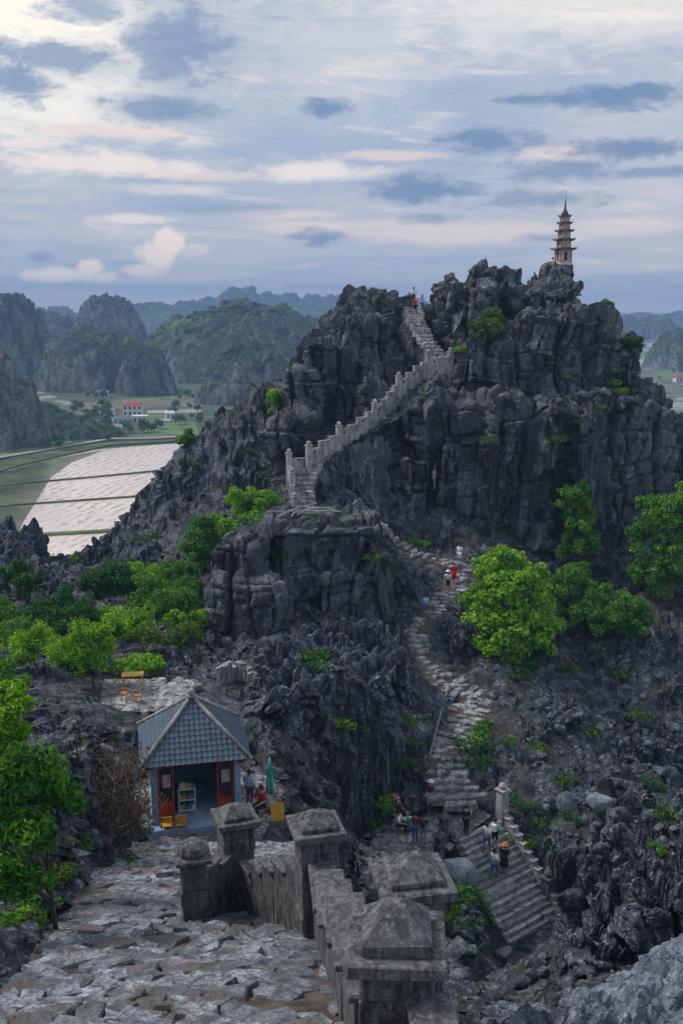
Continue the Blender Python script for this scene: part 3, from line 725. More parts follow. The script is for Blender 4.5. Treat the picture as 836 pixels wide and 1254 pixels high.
far = [(-60, 372, 120, 2600), (40, 377, 60, 2300), (72, 376, 50, 2500), (185, 371, 90, 2300), (232, 370, 70, 2500), (258, 366, 50, 2900), (294, 353, 70, 2700), (328, 361, 50, 2800), (355, 359, 46, 2700), (382, 361, 40, 2900), (410, 362, 60, 2700), (450, 362, 60, 2800), (500, 366, 80, 2900),
       (160, 374, 60, 3300), (340, 372, 220, 2400), (240, 377, 200, 2300)]
HILLS += [(a, b_, c_, d_, 20 + i, .6, 3.2) for i, (a, b_, c_, d_) in enumerate(far)]
HILLS += [(832, 403, 70, 1000, 50, .8, 2.2), (800, 388, 60, 1900, 51, .8, 2.2), (785, 383, 70, 2900, 52, .8, 2.0), (850, 380, 120, 2800, 53, .8, 2.0), (900, 390, 120, 1500, 54, .8, 2.0), (770, 386, 30, 2100, 55, .8, 2.2), (818, 391, 24, 1700, 56, .8, 2.2)]
for hh_ in HILLS: karst(*hh_)

# ------------------------------------------------------------------ the air
hz = link('haze', boxmesh('haze', (0, 2100, 11.0), (7400, 4600, 144.0)))
stuff(hz)
mh = bpy.data.materials.new('haze'); mh.use_nodes = True
th_ = NT(mh.node_tree); th_.n.clear()
o_ = th_.new('ShaderNodeOutputMaterial'); v_ = th_.new('ShaderNodeVolumePrincipled')
v_.inputs['Color'].default_value = (0.38, 0.62, 1.0, 1); v_.inputs['Density'].default_value = 0.00032
th_.l.new(v_.outputs[0], o_.inputs['Volume'])
hz.data.materials.append(mh)

# ------------------------------------------------------------------ plants: leaf clumps
def leaf_mat(name, a, b_, c_):
    m = bpy.data.materials.new(name); m.use_nodes = True; t = NT(m.node_tree); t.n.clear(); MATS[name] = m
    o = t.new('ShaderNodeOutputMaterial'); d = t.new('ShaderNodeBsdfPrincipled'); tr = t.new('ShaderNodeBsdfTranslucent'); mx = t.new('ShaderNodeMixShader')
    g = t.new('ShaderNodeNewGeometry')
    r = g.outputs['Random Per Island']
    n = t.noise(g.outputs['Position'], 0.55, 3, 0.6)
    f = t.math('ADD', t.math('MULTIPLY', r, 0.55), t.math('MULTIPLY', n, 0.75))
    c = t.mix(t.ss(f, 0.3, 0.72), a, b_); c = t.mix(t.ss(f, 0.72, 1.0), c, c_)
    t.l.new(c, d.inputs['Base Color']); d.inputs['Roughness'].default_value = 0.55; d.inputs['Specular IOR Level'].default_value = 0.35
    t.l.new(t.mix(1.0, c, (1.0, 1.15, 0.55), 'MULTIPLY'), tr.inputs['Color'])
    mx.inputs[0].default_value = 0.35
    t.l.new(d.outputs[0], mx.inputs[1]); t.l.new(tr.outputs[0], mx.inputs[2]); t.l.new(mx.outputs[0], o.inputs['Surface'])
    return m
L_BRIGHT = leaf_mat('bright green leaf', (0.05, 0.17, 0.010), (0.21, 0.46, 0.015), (0.46, 0.62, 0.03))
L_GREEN = leaf_mat('green leaf', (0.018, 0.085, 0.014), (0.075, 0.26, 0.02), (0.28, 0.44, 0.03))
L_DARK = leaf_mat('dark green leaf', (0.012, 0.055, 0.014), (0.03, 0.13, 0.022), (0.10, 0.23, 0.03))
L_OLIVE = leaf_mat('olive leaf', (0.025, 0.065, 0.012), (0.09, 0.18, 0.022), (0.24, 0.32, 0.04))
L_DRY = leaf_mat('dry leaf', (0.06, 0.035, 0.02), (0.13, 0.075, 0.04), (0.2, 0.12, 0.07))
BARK = plain('bark', (0.10, 0.085, 0.07), 0.9, 0.35, 6.0, 0.02)
def leaf_cloud(C, out_dir, size, asp, g, droop=0.25):
    """one folded leaf per centre; out_dir the side it faces"""
    n = len(C)
    nrm = out_dir + g.normal(0, .55, (n, 3)); nrm[:, 2] += 0.35; nrm /= np.linalg.norm(nrm, axis=1, keepdims=True) + 1e-9
    ax = g.normal(0, 1, (n, 3)); ax[:, 2] -= droop
    ax -= (ax * nrm).sum(1, keepdims=True) * nrm; ax /= np.linalg.norm(ax, axis=1, keepdims=True) + 1e-9
    sd2 = np.cross(nrm, ax); s = size * g.uniform(.6, 1.35, (n, 1))
    a = C - ax * s * .5; b_ = C + sd2 * s * asp * .5 + nrm * s * .07; c_ = C + ax * s * .5 - nrm * s * .12; d_ = C - sd2 * s * asp * .5 + nrm * s * .07
    return np.stack([a, b_, c_, d_], 1).reshape(-1, 3)
def clump_leaves(clumps, per, size, asp, g, flat_=0.8):
    Cs, Os = [], []
    for c, r in clumps:
        n = max(6, int(per * g.uniform(.7, 1.3)))
        d = g.normal(0, 1, (n, 3)); d /= np.linalg.norm(d, axis=1, keepdims=True)
        rr = r * g.uniform(.35, 1.08, (n, 1)) ** 0.6
        off = d * rr * np.array([1, 1, flat_]); Cs.append(np.array(c) + off); Os.append(d)
    return leaf_cloud(np.concatenate(Cs), np.concatenate(Os), size, asp, g)
def qmesh(name, V): return mesh_np(name, V, np.arange(len(V), dtype=np.int32).reshape(-1, 4), False)
def fill_ell(c, r, k, cr, g, low=-0.55):
    """clump centres spread through an ellipsoid, denser to its skin"""
    res = []
    while len(res) < k:
        d = g.normal(0, 1, 3); d /= np.linalg.norm(d)
        if d[2] < low: continue
        q_ = g.uniform(.25, 1.0) ** .5 * (1 + 0.18 * math.sin(3.1 * d[0] + 5 * d[2] + c[0]))
        res.append((np.array(c) + d * np.array(r) * q_ * .88, cr * g.uniform(.7, 1.35)))
    return res
def branches(bm, base, clumps, r0, g, n=7):
    """trunk with limbs that reach into the clumps"""
    top = np.mean([c for c, _ in clumps], axis=0); base = np.array(base)
    mid = base * .45 + top * .55 + g.normal(0, .12, 3); tube(bm, [base - np.array([0, 0, .4]), base * .75 + top * .25 + g.normal(0, .08, 3), mid, top], [r0, r0 * .8, r0 * .6, r0 * .3], 7)
    for i in g.choice(len(clumps), min(n, len(clumps)), replace=False):
        c = clumps[i][0]; s = base + (mid - base) * g.uniform(.4, 1)
        tube(bm, [s, s * .5 + c * .5 + np.array([0, 0, .15]), c], [r0 * .45, r0 * .28, r0 * .1], 5)
def make_tree(name, base, ells, label, cat, lm, leaf=.2, asp=.5, dens=1.0, cl=.55, seed=0, r0=.12, group=None, per=95):
    """ells: (centre, radii); base: root point"""
    g = np.random.default_rng(seed)
    root = empty(name, base); b0 = np.array(tuple(base))
    cl_ = []
    for c, r in ells:
        vol = r[0] * r[1] * r[2]
        c0_ = np.array(tuple(c)) - b0; r = np.array(r); lobes = [(c0_, r * .85)]
        for _ in range(6):                 # uneven outline: lobes pushed out of the main mass
            d = g.normal(0, 1, 3); d[2] = d[2] * .8 + .15; d /= np.linalg.norm(d); f = g.uniform(.35, .6); lobes.append((c0_ + d * r * (1.18 - f), r * f * g.uniform(.8, 1.15, 3)))
        for lc, lr in lobes: cl_ += fill_ell(lc, lr, max(3, int(dens * 1.3 * (lr[0] * lr[1] + lr[0] * lr[2] + lr[1] * lr[2]) / cl ** 2 / 2.6)), cl * .85, g)
    link('crown', qmesh('crown', clump_leaves(cl_, per, leaf, asp, g)), lm, root)
    bm = bmesh.new(); branches(bm, (0, 0, 0), cl_, r0, g); link('trunk', bm_mesh(bm, 'trunk', True), BARK, root)
    tag(root, label, cat, group); return root
def ell(px0, py0, px1, py1, Y, dy=None):
    """ellipsoid that shows as that photo rectangle at distance Y"""
    a, b_ = P(px0, py0, Y), P(px1, py1, Y); c = (a + b_) / 2
    rx, rz = (b_.x - a.x) / 2, (a.z - b_.z) / 2
    return (c, (rx, dy if dy else (rx + rz) / 2 * .9, rz))
def gp(px, py, lo=6.0):
    """ground point seen at a photo pixel"""
    h_ = hit(px, py, lo); return h_
def on_ground(p, dz=-0.1): return Vector((p.x, p.y, ground(p.x, p.y) + dz))
def foot(px, Y): q_ = P(px, 700, Y); return on_ground(q_)

# ------------------------------------------------------------------ stone paving
def stone_mat(name, dark, mid, pale, size, soil=False):
    m, t, b = mat(name)
    g = t.new('ShaderNodeNewGeometry'); co = g.outputs['Position']
    oi = t.new('ShaderNodeObjectInfo').outputs['Random']
    n1 = t.noise(co, 2.2 / size, 6, 0.7, 0.6); n2 = t.noise(co, 12.0 / size, 5, 0.7)
    c = t.mix(t.ss(n1, 0.34, 0.66), dark, mid)
    c = t.mix(t.math('MULTIPLY', t.ss(n2, 0.42, 0.66), t.ss(n1, 0.4, 0.6)), c, pale)
    c = t.mix(t.math('MULTIPLY', t.ss(oi, 0.25, 1.0), 0.75), c, tuple(v * .38 for v in mid))
    if soil: c = t.mix(t.math('MULTIPLY', t.ss(t.noise(co, 0.9, 5, 0.65, 0.4), 0.5, 0.6), 0.75), c, t.mix(n2, (0.07, 0.055, 0.042), (0.17, 0.135, 0.105)))
    t.l.new(c, b.inputs['Base Color']); b.inputs['Roughness'].default_value = 0.75
    bump(t, b, t.math('ADD', n1, t.math('MULTIPLY', n2, 0.35)), 0.16 * size, 0.9)
    return m
M_PAVE = stone_mat('worn paving limestone', (0.07, 0.078, 0.095), (0.25, 0.275, 0.32), (0.60, 0.63, 0.67), 0.55, True)
M_STEP = stone_mat('pale path stone', (0.15, 0.155, 0.16), (0.44, 0.445, 0.445), (0.68, 0.68, 0.67), 0.9)
m, t, b = mat('trodden soil')
co = t.new('ShaderNodeNewGeometry').outputs['Position']
sn = t.noise(co, 1.6, 6, 0.7); sn2 = t.noise(co, 9.0, 5, 0.7)
c = t.mix(t.ss(sn, 0.35, 0.65), (0.055, 0.045, 0.038), (0.15, 0.115, 0.09))
c = t.mix(t.ss(sn2, 0.55, 0.7, 0, .6), c, (0.26, 0.26, 0.27))
t.l.new(c, b.inputs['Base Color']); bump(t, b, t.math('ADD', sn, sn2), 0.06)
M_SOIL = MATS['trodden soil']
def slab_mesh(name, pts, th, g, rough=0.02):
    """flat stone from a plan outline (local xy): skirt, worn edge, uneven top"""
    n = len(pts); c = np.mean(pts, axis=0); V = []
    for k, (sc, z) in enumerate(((1.0, -th), (0.985, -0.02), (0.93, 0.0 + rough), (0.5, rough * 1.4))):
        for p in pts:
            q_ = c + (np.array(p) - c) * sc * (1 + (g.normal(0, .02) if k > 1 else 0)); V.append((q_[0], q_[1], z + (g.normal(0, rough) if k > 1 else 0)))
    V.append((c[0], c[1], rough * 1.5 + g.normal(0, rough)))
    F = []
    for k in range(3):
        for i in range(n):
            j = (i + 1) % n; F += [(k * n + i, k * n + j, (k + 1) * n + j), (k * n + i, (k + 1) * n + j, (k + 1) * n + i)]
    for i in range(n): F.append((3 * n + i, 3 * n + (i + 1) % n, 4 * n))
    return V, F
def outline(wx, wy, g, j=.16):
    b_ = [(-.5, -.5), (0, -.54), (.5, -.5), (.54, 0), (.5, .5), (0, .54), (-.5, .5), (-.54, 0)]
    return [((x + g.uniform(-j, j) * .6) * wx, (y + g.uniform(-j, j) * .6) * wy) for x, y in b_]
def lay_stones(parent, items, mat, limit=300, joined='small_stones'):
    """items: (V, F, location, rotation); the nearest become parts, the rest one joined part"""
    items.sort(key=lambda it: it[2][1] ** 2 + it[2][0] ** 2)
    for V, F, loc, rot in items[:limit]:
        link('stone', mesh_np('stone', V, F), mat, parent, loc, rot)
    rest = items[limit:]
    if rest:
        VV, FF, o_ = [], [], 0
        for V, F, loc, rot in rest:
            Mx = Matrix.Translation(loc) @ Euler(rot).to_matrix().to_4x4()
            VV += [tuple(Mx @ Vector(v)) for v in V]; FF += [tuple(i + o_ for i in f) for f in F]; o_ += len(V)
        stuff(link(joined, mesh_np(joined, VV, FF), mat, parent))
def fs_at(Y):
    for a, b_ in zip(FS, FS[1:]):
        if Y <= b_.y or b_ is FS[-1]:
            t_ = (Y - a.y) / (b_.y - a.y); return a.lerp(b_, t_)
# soil bed of the near stairway
ny, nx = 140, 30; Vs = []
for i in range(ny):
    Y = 2.5 + i * (31.0 - 2.5) / (ny - 1); c = fs_at(Y); hw = 2.3 + .03 * Y
    for j in range(nx):
        x = c.x - hw + 2 * hw * j / (nx - 1); Vs.append((x, Y, c.z - .1))
Vs = np.array(Vs); Vs[:, 2] += .07 * fbm(Vs * 1.3, 3, 5)
ii = np.arange(ny * nx).reshape(ny, nx)
near_stair = struct(link('stone_stairway', mesh_np('stone_stairway', Vs, np.stack([ii[:-1, :-1].ravel(), ii[:-1, 1:].ravel(), ii[1:, 1:].ravel(), ii[1:, :-1].ravel()], 1), True), M_SOIL))
g = np.random.default_rng(5); items = []
Y = 6.6
while Y < 31:
    dp = g.uniform(.3, .48) * (1 + Y * .01); c = fs_at(Y); hw = 2.15 + .03 * Y; x = c.x - hw + g.uniform(-.2, .1)
    while x < c.x + hw:
        wd = g.uniform(.26, .76) * (1 + Y * .008)
        if g.random() > .14 + .16 * math.sin(x * 1.7 + Y * .9):
            yy = Y + dp / 2 + g.normal(0, .07); cc = fs_at(yy)
            V, F = slab_mesh('s', outline(wd * .97, dp * g.uniform(.85, 1.05), g, .28), .2, g, .014)
            items.append((V, F, (x + wd / 2, yy, cc.z + g.uniform(-.07, -.01)), (g.normal(-.3, .05), g.normal(0, .045), g.normal(0, .25))))
        x += wd
    Y += dp * 1.02
lay_stones(near_stair, items, M_PAVE)

# the path up the gully
def along(pts, step):
    """points every step metres along a polyline, with direction"""
    res = []; carry = 0.0
    for a, b_ in zip(pts, pts[1:]):
        L = (b_ - a).length; d = (b_ - a).normalized(); s = carry
        while s < L: res.append((a + d * s, d)); s += step
        carry = s - L
    return res
path = struct(ribbon('stone_path', [p + Vector((0, 0, -.07)) for p in PATHW], [2.3] * 7 + [1.5] * (len(PATHW) - 7), M_SOIL))
g = np.random.default_rng(8); items = []
for k, (p, d) in enumerate(along(PATHW, .6)):
    n_ = Vector((-d.y, d.x, 0)).normalized(); low = k < 24; ang = math.atan2(n_.y, n_.x)
    wd = (1.2 if low else .72) + .18 * math.sin(k * .9) + g.normal(0, .1); m_ = 2 if low else 1; x = -wd + g.normal(0, .15)
    for j in range(m_ + 1):
        sw = 2 * wd / (m_ + 1) * g.uniform(.6, 1.35)
        if g.random() < (.95 if low else .8):
            q_ = p + n_ * (x + sw / 2) + Vector((d.x, d.y, 0)) * g.normal(0, .05 if low else .14)
            V, F = slab_mesh('s', outline(sw * 1.0, g.uniform(.4, .5) if low else g.uniform(.3, .62), g, .35), .32, g, .035)
            items.append((V, F, (q_.x, q_.y, p.z + g.uniform(-.04, .1)), (g.normal(0, .06), g.normal(0, .07), ang + g.normal(0, .1 if low else .4))))
        x += sw
lay_stones(path, items, M_STEP)
# landing: pebbled yard
def patch(name, pts, mat, z): return poly(name, [Vector((p.x, p.y, z)) for p in pts], mat)
m, t, b = mat('cobbled yard')
co = t.new('ShaderNodeNewGeometry').outputs['Position']
v1 = t.voro(t.vmath('ADD', co, t.vmath('SCALE', t.noise(co, 2.0, 2, 0.5, out='Color'), 0.2)), 3.2, 'DISTANCE_TO_EDGE'); v2 = t.sep(t.voro(co, 3.2, 'F1', 'Color'))[0]
c = t.mix(v2, (0.10, 0.105, 0.11), (0.30, 0.30, 0.30)); c = t.mix(t.ss(v1, 0.0, 0.08), (0.09, 0.08, 0.07), c); c = t.mix(t.ss(t.noise(co, .8, 4, .6), .5, .7, 0, .6), c, (0.12, 0.11, 0.095))
t.l.new(c, b.inputs['Base Color']); bump(t, b, t.ss(v1, 0, .12), 0.06)
landing = struct(patch('landing', [P(438, 1085, 43), P(490, 1075, 43.8), P(552, 1030, 47), P(575, 1012, 47.8), P(602, 985, 49.5), P(575, 968, 51), P(525, 965, 50.6), P(490, 985, 49.2), P(455, 1015, 47)], MATS['cobbled yard'], LAND_Z - .02))
g = np.random.default_rng(12); items = []
c0, c1_, c2_ = LAND
for k in range(150):
    t_ = g.random() * 2; p = c0.lerp(c1_, t_) if t_ < 1 else c1_.lerp(c2_, t_ - 1)
    p = p + Vector((g.normal(0, .9), g.normal(0, .9), 0)); V, F = slab_mesh('s', outline(g.uniform(.25, .5), g.uniform(.25, .45), g, .3), .1, g, .02)
    items.append((V, F, (p.x, p.y, LAND_Z + .0), (g.normal(0, .04), g.normal(0, .04), g.uniform(0, 3))))
lay_stones(landing, items, M_STEP)

# ------------------------------------------------------------------ the flight going down on the right
def rough_box(name, size, g, mat, parent, loc, rz=0.0, bev=.03, n=2, amt=.02):
    bm = bmesh.new(); box(bm, (0, 0, 0), size, 0, bev)
    bmesh.ops.subdivide_edges(bm, edges=[e for e in bm.edges if e.calc_length() > .3], cuts=n, use_grid_fill=True)
    for v in bm.verts: v.co += Vector((g.normal(0, amt), g.normal(0, amt), g.normal(0, amt * .7)))
    return link(name, bm_mesh(bm, name), mat, parent, loc, (0, 0, rz))
run = DOWN_B - DOWN_T; rdir = Vector((run.x, run.y, 0)).normalized(); redge = Vector((-rdir.y, rdir.x, 0)); rang = math.atan2(redge.y, redge.x)
flight = struct(ribbon('stair_flight', [DOWN_T + Vector((0, 0, -.3)), DOWN_B + run * .45 + Vector((0, 0, -.3))], 3.3, M_SOIL))
g = np.random.default_rng(3); NS = 22
for i in range(NS):
    p = DOWN_T + run * ((i + .5) / 14.5); dpt = Vector((run.x, run.y, 0)).length / 14.5
    st = rough_box('step', (3.7, dpt * 1.25, .5), g, M_STEP, flight, p + Vector((0, 0, -.25)) + rdir * (-.05), rang, .03, 3, .018)
M_CONC = rock_mat('weathered concrete', (0.032, 0.033, 0.035), (0.13, 0.134, 0.138), (0.42, 0.42, 0.40), 0.16, bdist=0.05, pale_amt=0.55)
M_CONL = rock_mat('pale render', (0.22, 0.22, 0.215), (0.42, 0.42, 0.41), (0.62, 0.61, 0.59), 0.35, bdist=0.03, pale_amt=0.6)
M_CONW = rock_mat('limewashed masonry', (0.16, 0.16, 0.155), (0.44, 0.435, 0.42), (0.64, 0.63, 0.61), 0.5, bdist=0.06, pale_amt=0.5)
def post(parent, p, z0, w_, capw, rz, g, mat, style='pyramid', coursed=True, caph=.3):
    """square pier from z0 up to p.z (underside of the slab) with slab and cap"""
    root = bpy.data.objects.new('post', None); root.location = (p.x, p.y, z0); root.rotation_euler = (0, 0, rz); COL.objects.link(root); root.parent = parent
    H = p.z - z0
    if coursed:
        n = max(2, int(H / .27)); hgt = H / n
        for i in range(n): rough_box('stone', (w_ * g.uniform(.97, 1.02), w_ * g.uniform(.97, 1.02), hgt * .985), g, mat, root, (g.normal(0, .006), g.normal(0, .006), hgt * (i + .5)), g.normal(0, .012), .02, 1, .006)
    else: link('shaft', boxmesh('shaft', (0, 0, H / 2), (w_, w_, H), 0, .02), mat, root)
    bm = bmesh.new()
    if style == 'pyramid':
        box(bm, (0, 0, .06), (capw, capw, .13), 0, .015)
        box(bm, (0, 0, .125 + caph * .16), (capw * .70, capw * .70, caph * .32), 0, .015)
        lathe(bm, [(capw * .70 * .707, .125 + caph * .3), (capw * .17 * .707, .125 + caph), (capw * .06, .125 + caph * .97)], 4)
    elif style == 'round':
        box(bm, (0, 0, .04), (capw, capw, .09), 0, .015)
        lathe(bm, [(capw * .4, .08), (capw * .42, .16), (capw * .36, .26), (capw * .2, .35), (capw * .04, .38)], 10)
    elif style == 'ball':
        box(bm, (0, 0, .03), (capw, capw, .07), 0, .01)
        lathe(bm, [(capw * .2, .06), (capw * .34, .14), (capw * .36, .24), (capw * .24, .36), (capw * .05, .42)], 10)
    elif style == 'lantern':
        box(bm, (0, 0, .04), (capw, capw, .08), 0, .01); box(bm, (0, 0, .28), (capw * .72, capw * .72, .42), 0, .02); box(bm, (0, 0, .52), (capw * 1.05, capw * 1.05, .08), 0, .01)
        lathe(bm, [(capw * .6, .56), (capw * .2, .74), (capw * .16, .82), (capw * .05, .94)], 4)
    for v in bm.verts: v.co += Vector((g.normal(0, .005), g.normal(0, .005), g.normal(0, .004)))
    link('cap', bm_mesh(bm, 'cap'), mat, root, (0, 0, H))
    return root
def stepped_wall(parent, a, b_, n, thick, foot_z, g, mat, cop=.5, cth=.08, dipz=None):
    """wall between plan points a and b_ whose top goes from a.z to b_.z in n level steps, each with a coping slab"""
    d = Vector((b_.x - a.x, b_.y - a.y, 0)); L = d.length; ang = math.atan2(d.y, d.x)
    for i in range(n):
        t_ = (i + .5) / n; q_ = a.lerp(b_, t_); zt = a.z + (b_.z - a.z) * ((i + .5) / n) + (g.normal(0, .07) if mat is M_CONW else 0); zf = foot_z(q_.x, q_.y) if callable(foot_z) else foot_z
        rough_box('wall_section', (L / n * 1.001, thick, zt - zf), g, mat, parent, (q_.x, q_.y, (zt + zf) / 2), ang, .01, 2, .008)
        rough_box('coping', (L / n * 1.02, cop, cth), g, mat, parent, (q_.x, q_.y, zt + cth / 2 + .002), ang + g.normal(0, .01), .015, 1, .006)
g = np.random.default_rng(21)
fz_ = lambda x, y: fs_at(min(max(y, 3), 31)).z - .35
PO = {1: P(485, 1163, 8.3), 2: P(504, 1083, 10.9), 3: P(387, 1018, 15.9), 4: P(288, 1005, 18.8), 5: P(236, 1050, 17.4)}
wall = empty('parapet_wall', (PO[3].x, PO[3].y, fz_(PO[3].x, PO[3].y)))
tag(wall, 'weathered concrete parapet with pyramid capped posts along the near stairway', 'wall')
wl = bpy.data.objects.new('x', None); bpy.data.objects.remove(wl)
def world_child(root):
    """parts are built in world coordinates, so keep the root's frame at the origin for them"""
    root.location = (0, 0, 0); return root
world_child(wall)
post(wall, PO[1], fz_(0, 8.3), .66, .9, R(-2), g, M_CONC, caph=.36)
post(wall, PO[2], fz_(0, 10.9) - .5, .66, .9, R(10), g, M_CONC, caph=.26)
post(wall, PO[3], fz_(0, 15.9), .66, .9, R(14), g, M_CONC, caph=.26)
post(wall, PO[4], fz_(0, 18.8) - .2, .64, .86, R(20), g, M_CONC, caph=.24)
post(wall, PO[5], fz_(0, 17.4) - .1, .5, .68, R(14), g, M_CONC, 'round')
def V3(p, z): return Vector((p.x, p.y, z))
stepped_wall(wall, V3(PO[3], PO[3].z - .8) + Vector((0.1, -.3, 0)), V3(PO[1], PO[1].z - .45) + Vector((-.22, .3, 0)), 5, .3, fz_, g, M_CONC, .46)
stepped_wall(wall, V3(PO[4], PO[4].z - .9) + Vector((.25, -.3, 0)), V3(PO[3], PO[3].z - .85) + Vector((-.2, .3, 0)), 5, .3, fz_, g, M_CONC, .4)
stepped_wall(wall, V3(PO[5], PO[5].z - .35) + Vector((.1, .2, 0)), V3(PO[4], PO[4].z - .7) + Vector((-.15, -.25, 0)), 2, .26, fz_, g, M_CONC, .38)
stepped_wall(wall, V3(PO[2], PO[2].z - .55) + Vector((.12, -.33, 0)), V3(PO[1], PO[1].z - .35) + Vector((.3, .3, 0)), 3, .28, fz_, g, M_CONC, .4)
stepped_wall(wall, V3(PO[1], PO[1].z - .5) + Vector((.28, -.3, 0)), Vector((.95, 5.2, PO[1].z + .6)), 3, .28, fz_, g, M_CONC, .42)

# ------------------------------------------------------------------ walls of the right flight
rp = empty('stair_parapet'); tag(rp, 'low stepped stone parapet with square posts on the outer side of the flight', 'wall')
eT, eB = DOWN_T + redge * 1.95, DOWN_B + run * .2 + redge * 1.95
zg = lambda q_: ground(q_.x, q_.y) - .3
g = np.random.default_rng(31)
stepped_wall(rp, eT + Vector((0, 0, .55)), eB + Vector((0, 0, .45)), 13, .3, lambda x, y: -32.5, g, M_CONL, .4, .1)
pT = P(604, 975, 49.2); post(rp, V3(eT, LAND_Z + 1.55), LAND_Z - .3, .5, .62, rang, g, M_CONL, 'ball', False)
qB = eT.lerp(eB, .72); post(rp, V3(qB, qB.z + .95), qB.z - .6, .55, .66, rang, g, M_CONC, 'ball', True)
lp = empty('stair_parapet'); tag(lp, 'stone balustrade with carved lantern posts between landing and flight', 'wall')
fT, fB = DOWN_T - redge * 1.9, DOWN_T + run * .3 - redge * 1.95
stepped_wall(lp, fT + Vector((0, 0, .5)), fB + Vector((0, 0, .5)), 4, .26, lambda x, y: -29, g, M_CONC, .34, .08)
a_ = P(543, 1012, 46.6); post(lp, V3(a_, LAND_Z + 1.0), LAND_Z - .2, .34, .5, rang, g, M_CONC, 'lantern', False)
a2_ = P(538, 1045, 45.2); post(lp, V3(a2_, LAND_Z + .75), LAND_Z - .2, .4, .52, rang, g, M_CONC, 'lantern', False)
stepped_wall(lp, V3(a_, LAND_Z + .45), V3(fT, LAND_Z + .5), 3, .24, LAND_Z - .3, g, M_CONC, .32, .07)

# ------------------------------------------------------------------ walled stair on the peak
up = struct(ribbon('peak_stairway', [p + Vector((0, 0, -.25)) for p in STAIRW], 1.7, M_SOIL))
g = np.random.default_rng(41); items = []
for k, (p, d) in enumerate(along(STAIRW, .55)):
    n_ = Vector((-d.y, d.x, 0)).normalized(); ang = math.atan2(n_.y, n_.x)
    for j in (-.55, 0, .55):
        V, F = slab_mesh('s', outline(.56, .5, g, .25), .5, g, .03)
        q_ = p + n_ * (j + g.normal(0, .04)); items.append((V, F, (q_.x, q_.y, p.z + g.uniform(-.03, .08)), (g.normal(0, .04), g.normal(0, .04), ang + g.normal(0, .1))))
lay_stones(up, items, M_STEP)
pw = empty('stair_parapet'); tag(pw, 'whitish crenellated parapet climbing along the stair on the limestone peak', 'wall')
def pw_seg(a, b_, n, hgt=1.0):
    stepped_wall(pw, a + Vector((0, 0, hgt)), b_ + Vector((0, 0, hgt)), n, .28, lambda x, y: min(a.z, b_.z) - 1.2 if abs(a.z - b_.z) < .4 else a.z + (b_.z - a.z) * (Vector((x - a.x, y - a.y)).length / max(.01, Vector((b_.x - a.x, b_.y - a.y)).length)) - .9, g, M_CONW, .34, .09)
    d = (b_ - a); L = Vector((d.x, d.y)).length; nn = max(1, n // 2)
    for i in range(nn):                     # round drain holes as discs on the wall, their shade painted dark
        q_ = a.lerp(b_, (i * 2 + .5) / n) + Vector((0, 0, hgt * .5)); d2 = Vector((d.x, d.y, 0)).normalized(); nr = Vector((d2.y, -d2.x, 0))
        bm = bmesh.new(); tube(bm, [q_ + nr * .10, q_ + nr * .155], .1, 10); link('drain_hole', bm_mesh(bm, 'drain_hole'), M_HOLE, pw)
M_HOLE = plain('painted hollow shade', (0.02, 0.02, 0.022), 0.95)  # flat dark colour painted for the shade inside holes and openings
def off(i, s):
    a, b_ = STAIRW[max(i - 1, 0)], STAIRW[min(i + 1, len(STAIRW) - 1)]; d = Vector((b_.x - a.x, b_.y - a.y, 0)).normalized()
    return STAIRW[i] + Vector((d.y, -d.x, 0)) * s       # s > 0: right of the climb
NEARSIDE = [P(378, 560, 80), P(415, 536, 82.3), P(459, 508, 85.2), P(488, 474, 88.2), P(524, 446, 90.2), P(551, 444, 90.6)]
for a, b_, n in zip(NEARSIDE, NEARSIDE[1:], (3, 4, 4, 4, 2)): pw_seg(a, b_, n, .42)
for i, q_ in enumerate(NEARSIDE): post(pw, q_ + Vector((0, 0, .95)), q_.z - 1.6, .46, .58, .3, g, M_CONW, 'ball', False)
LEFTSIDE = [P(361, 626, 76), P(358, 596, 77.8), P(354, 572, 80), P(378, 560, 80.4)]
for a, b_, n in zip(LEFTSIDE, LEFTSIDE[1:], (3, 3, 1)): pw_seg(a, b_, n, .4)
for q_ in LEFTSIDE[:3]: post(pw, q_ + Vector((0, 0, 1.1)), q_.z - 1.6, .44, .56, .2, g, M_CONW, 'ball', False)

# ------------------------------------------------------------------ the kiosk
KC, KYAW, KZ = Vector((-5.62, 35.4, -18.72)), R(12), 0.0
kio = empty('kiosk', KC, KYAW); tag(kio, 'small blue grey kiosk with pyramid tiled roof and red doors', 'kiosk')
M_KW = plain('blue grey render', (0.25, 0.35, 0.47), 0.8, 0.3, 1.5, 0.004)
M_RED = plain('red lacquered wood', (0.40, 0.045, 0.02), 0.45, 0.3, 3.0)
M_TILE = plain('blue grey roof tile', (0.085, 0.135, 0.19), 0.55, 0.45, 1.3, 0.004)
_t = NT(M_TILE.node_tree); _b = [n for n in _t.n if n.type == 'BSDF_PRINCIPLED'][0]; _src = _b.inputs['Base Color'].links[0].from_socket
_t.l.new(_t.mix(_t.ss(_t.new('ShaderNodeObjectInfo').outputs['Random'], 0.0, 1.0, 0.0, 0.6), _src, (0.05, 0.065, 0.08)), _b.inputs['Base Color'])
M_RIDGE = plain('pale cement ridge', (0.30, 0.29, 0.27), 0.9, 0.35, 2.5, 0.01)
M_YEL = plain('yellow plastic', (0.62, 0.33, 0.03), 0.5, 0.15, 4.0)
M_ORG = plain('orange plastic', (0.62, 0.2, 0.05), 0.5, 0.15, 4.0)
m, t, b = mat('door glass'); b.inputs['Base Color'].default_value = (0.03, 0.035, 0.04, 1); b.inputs['Roughness'].default_value = 0.08; b.inputs['Specular IOR Level'].default_value = 0.6
HW, HE = 1.5, 1.95                                       # half width of walls, of eaves
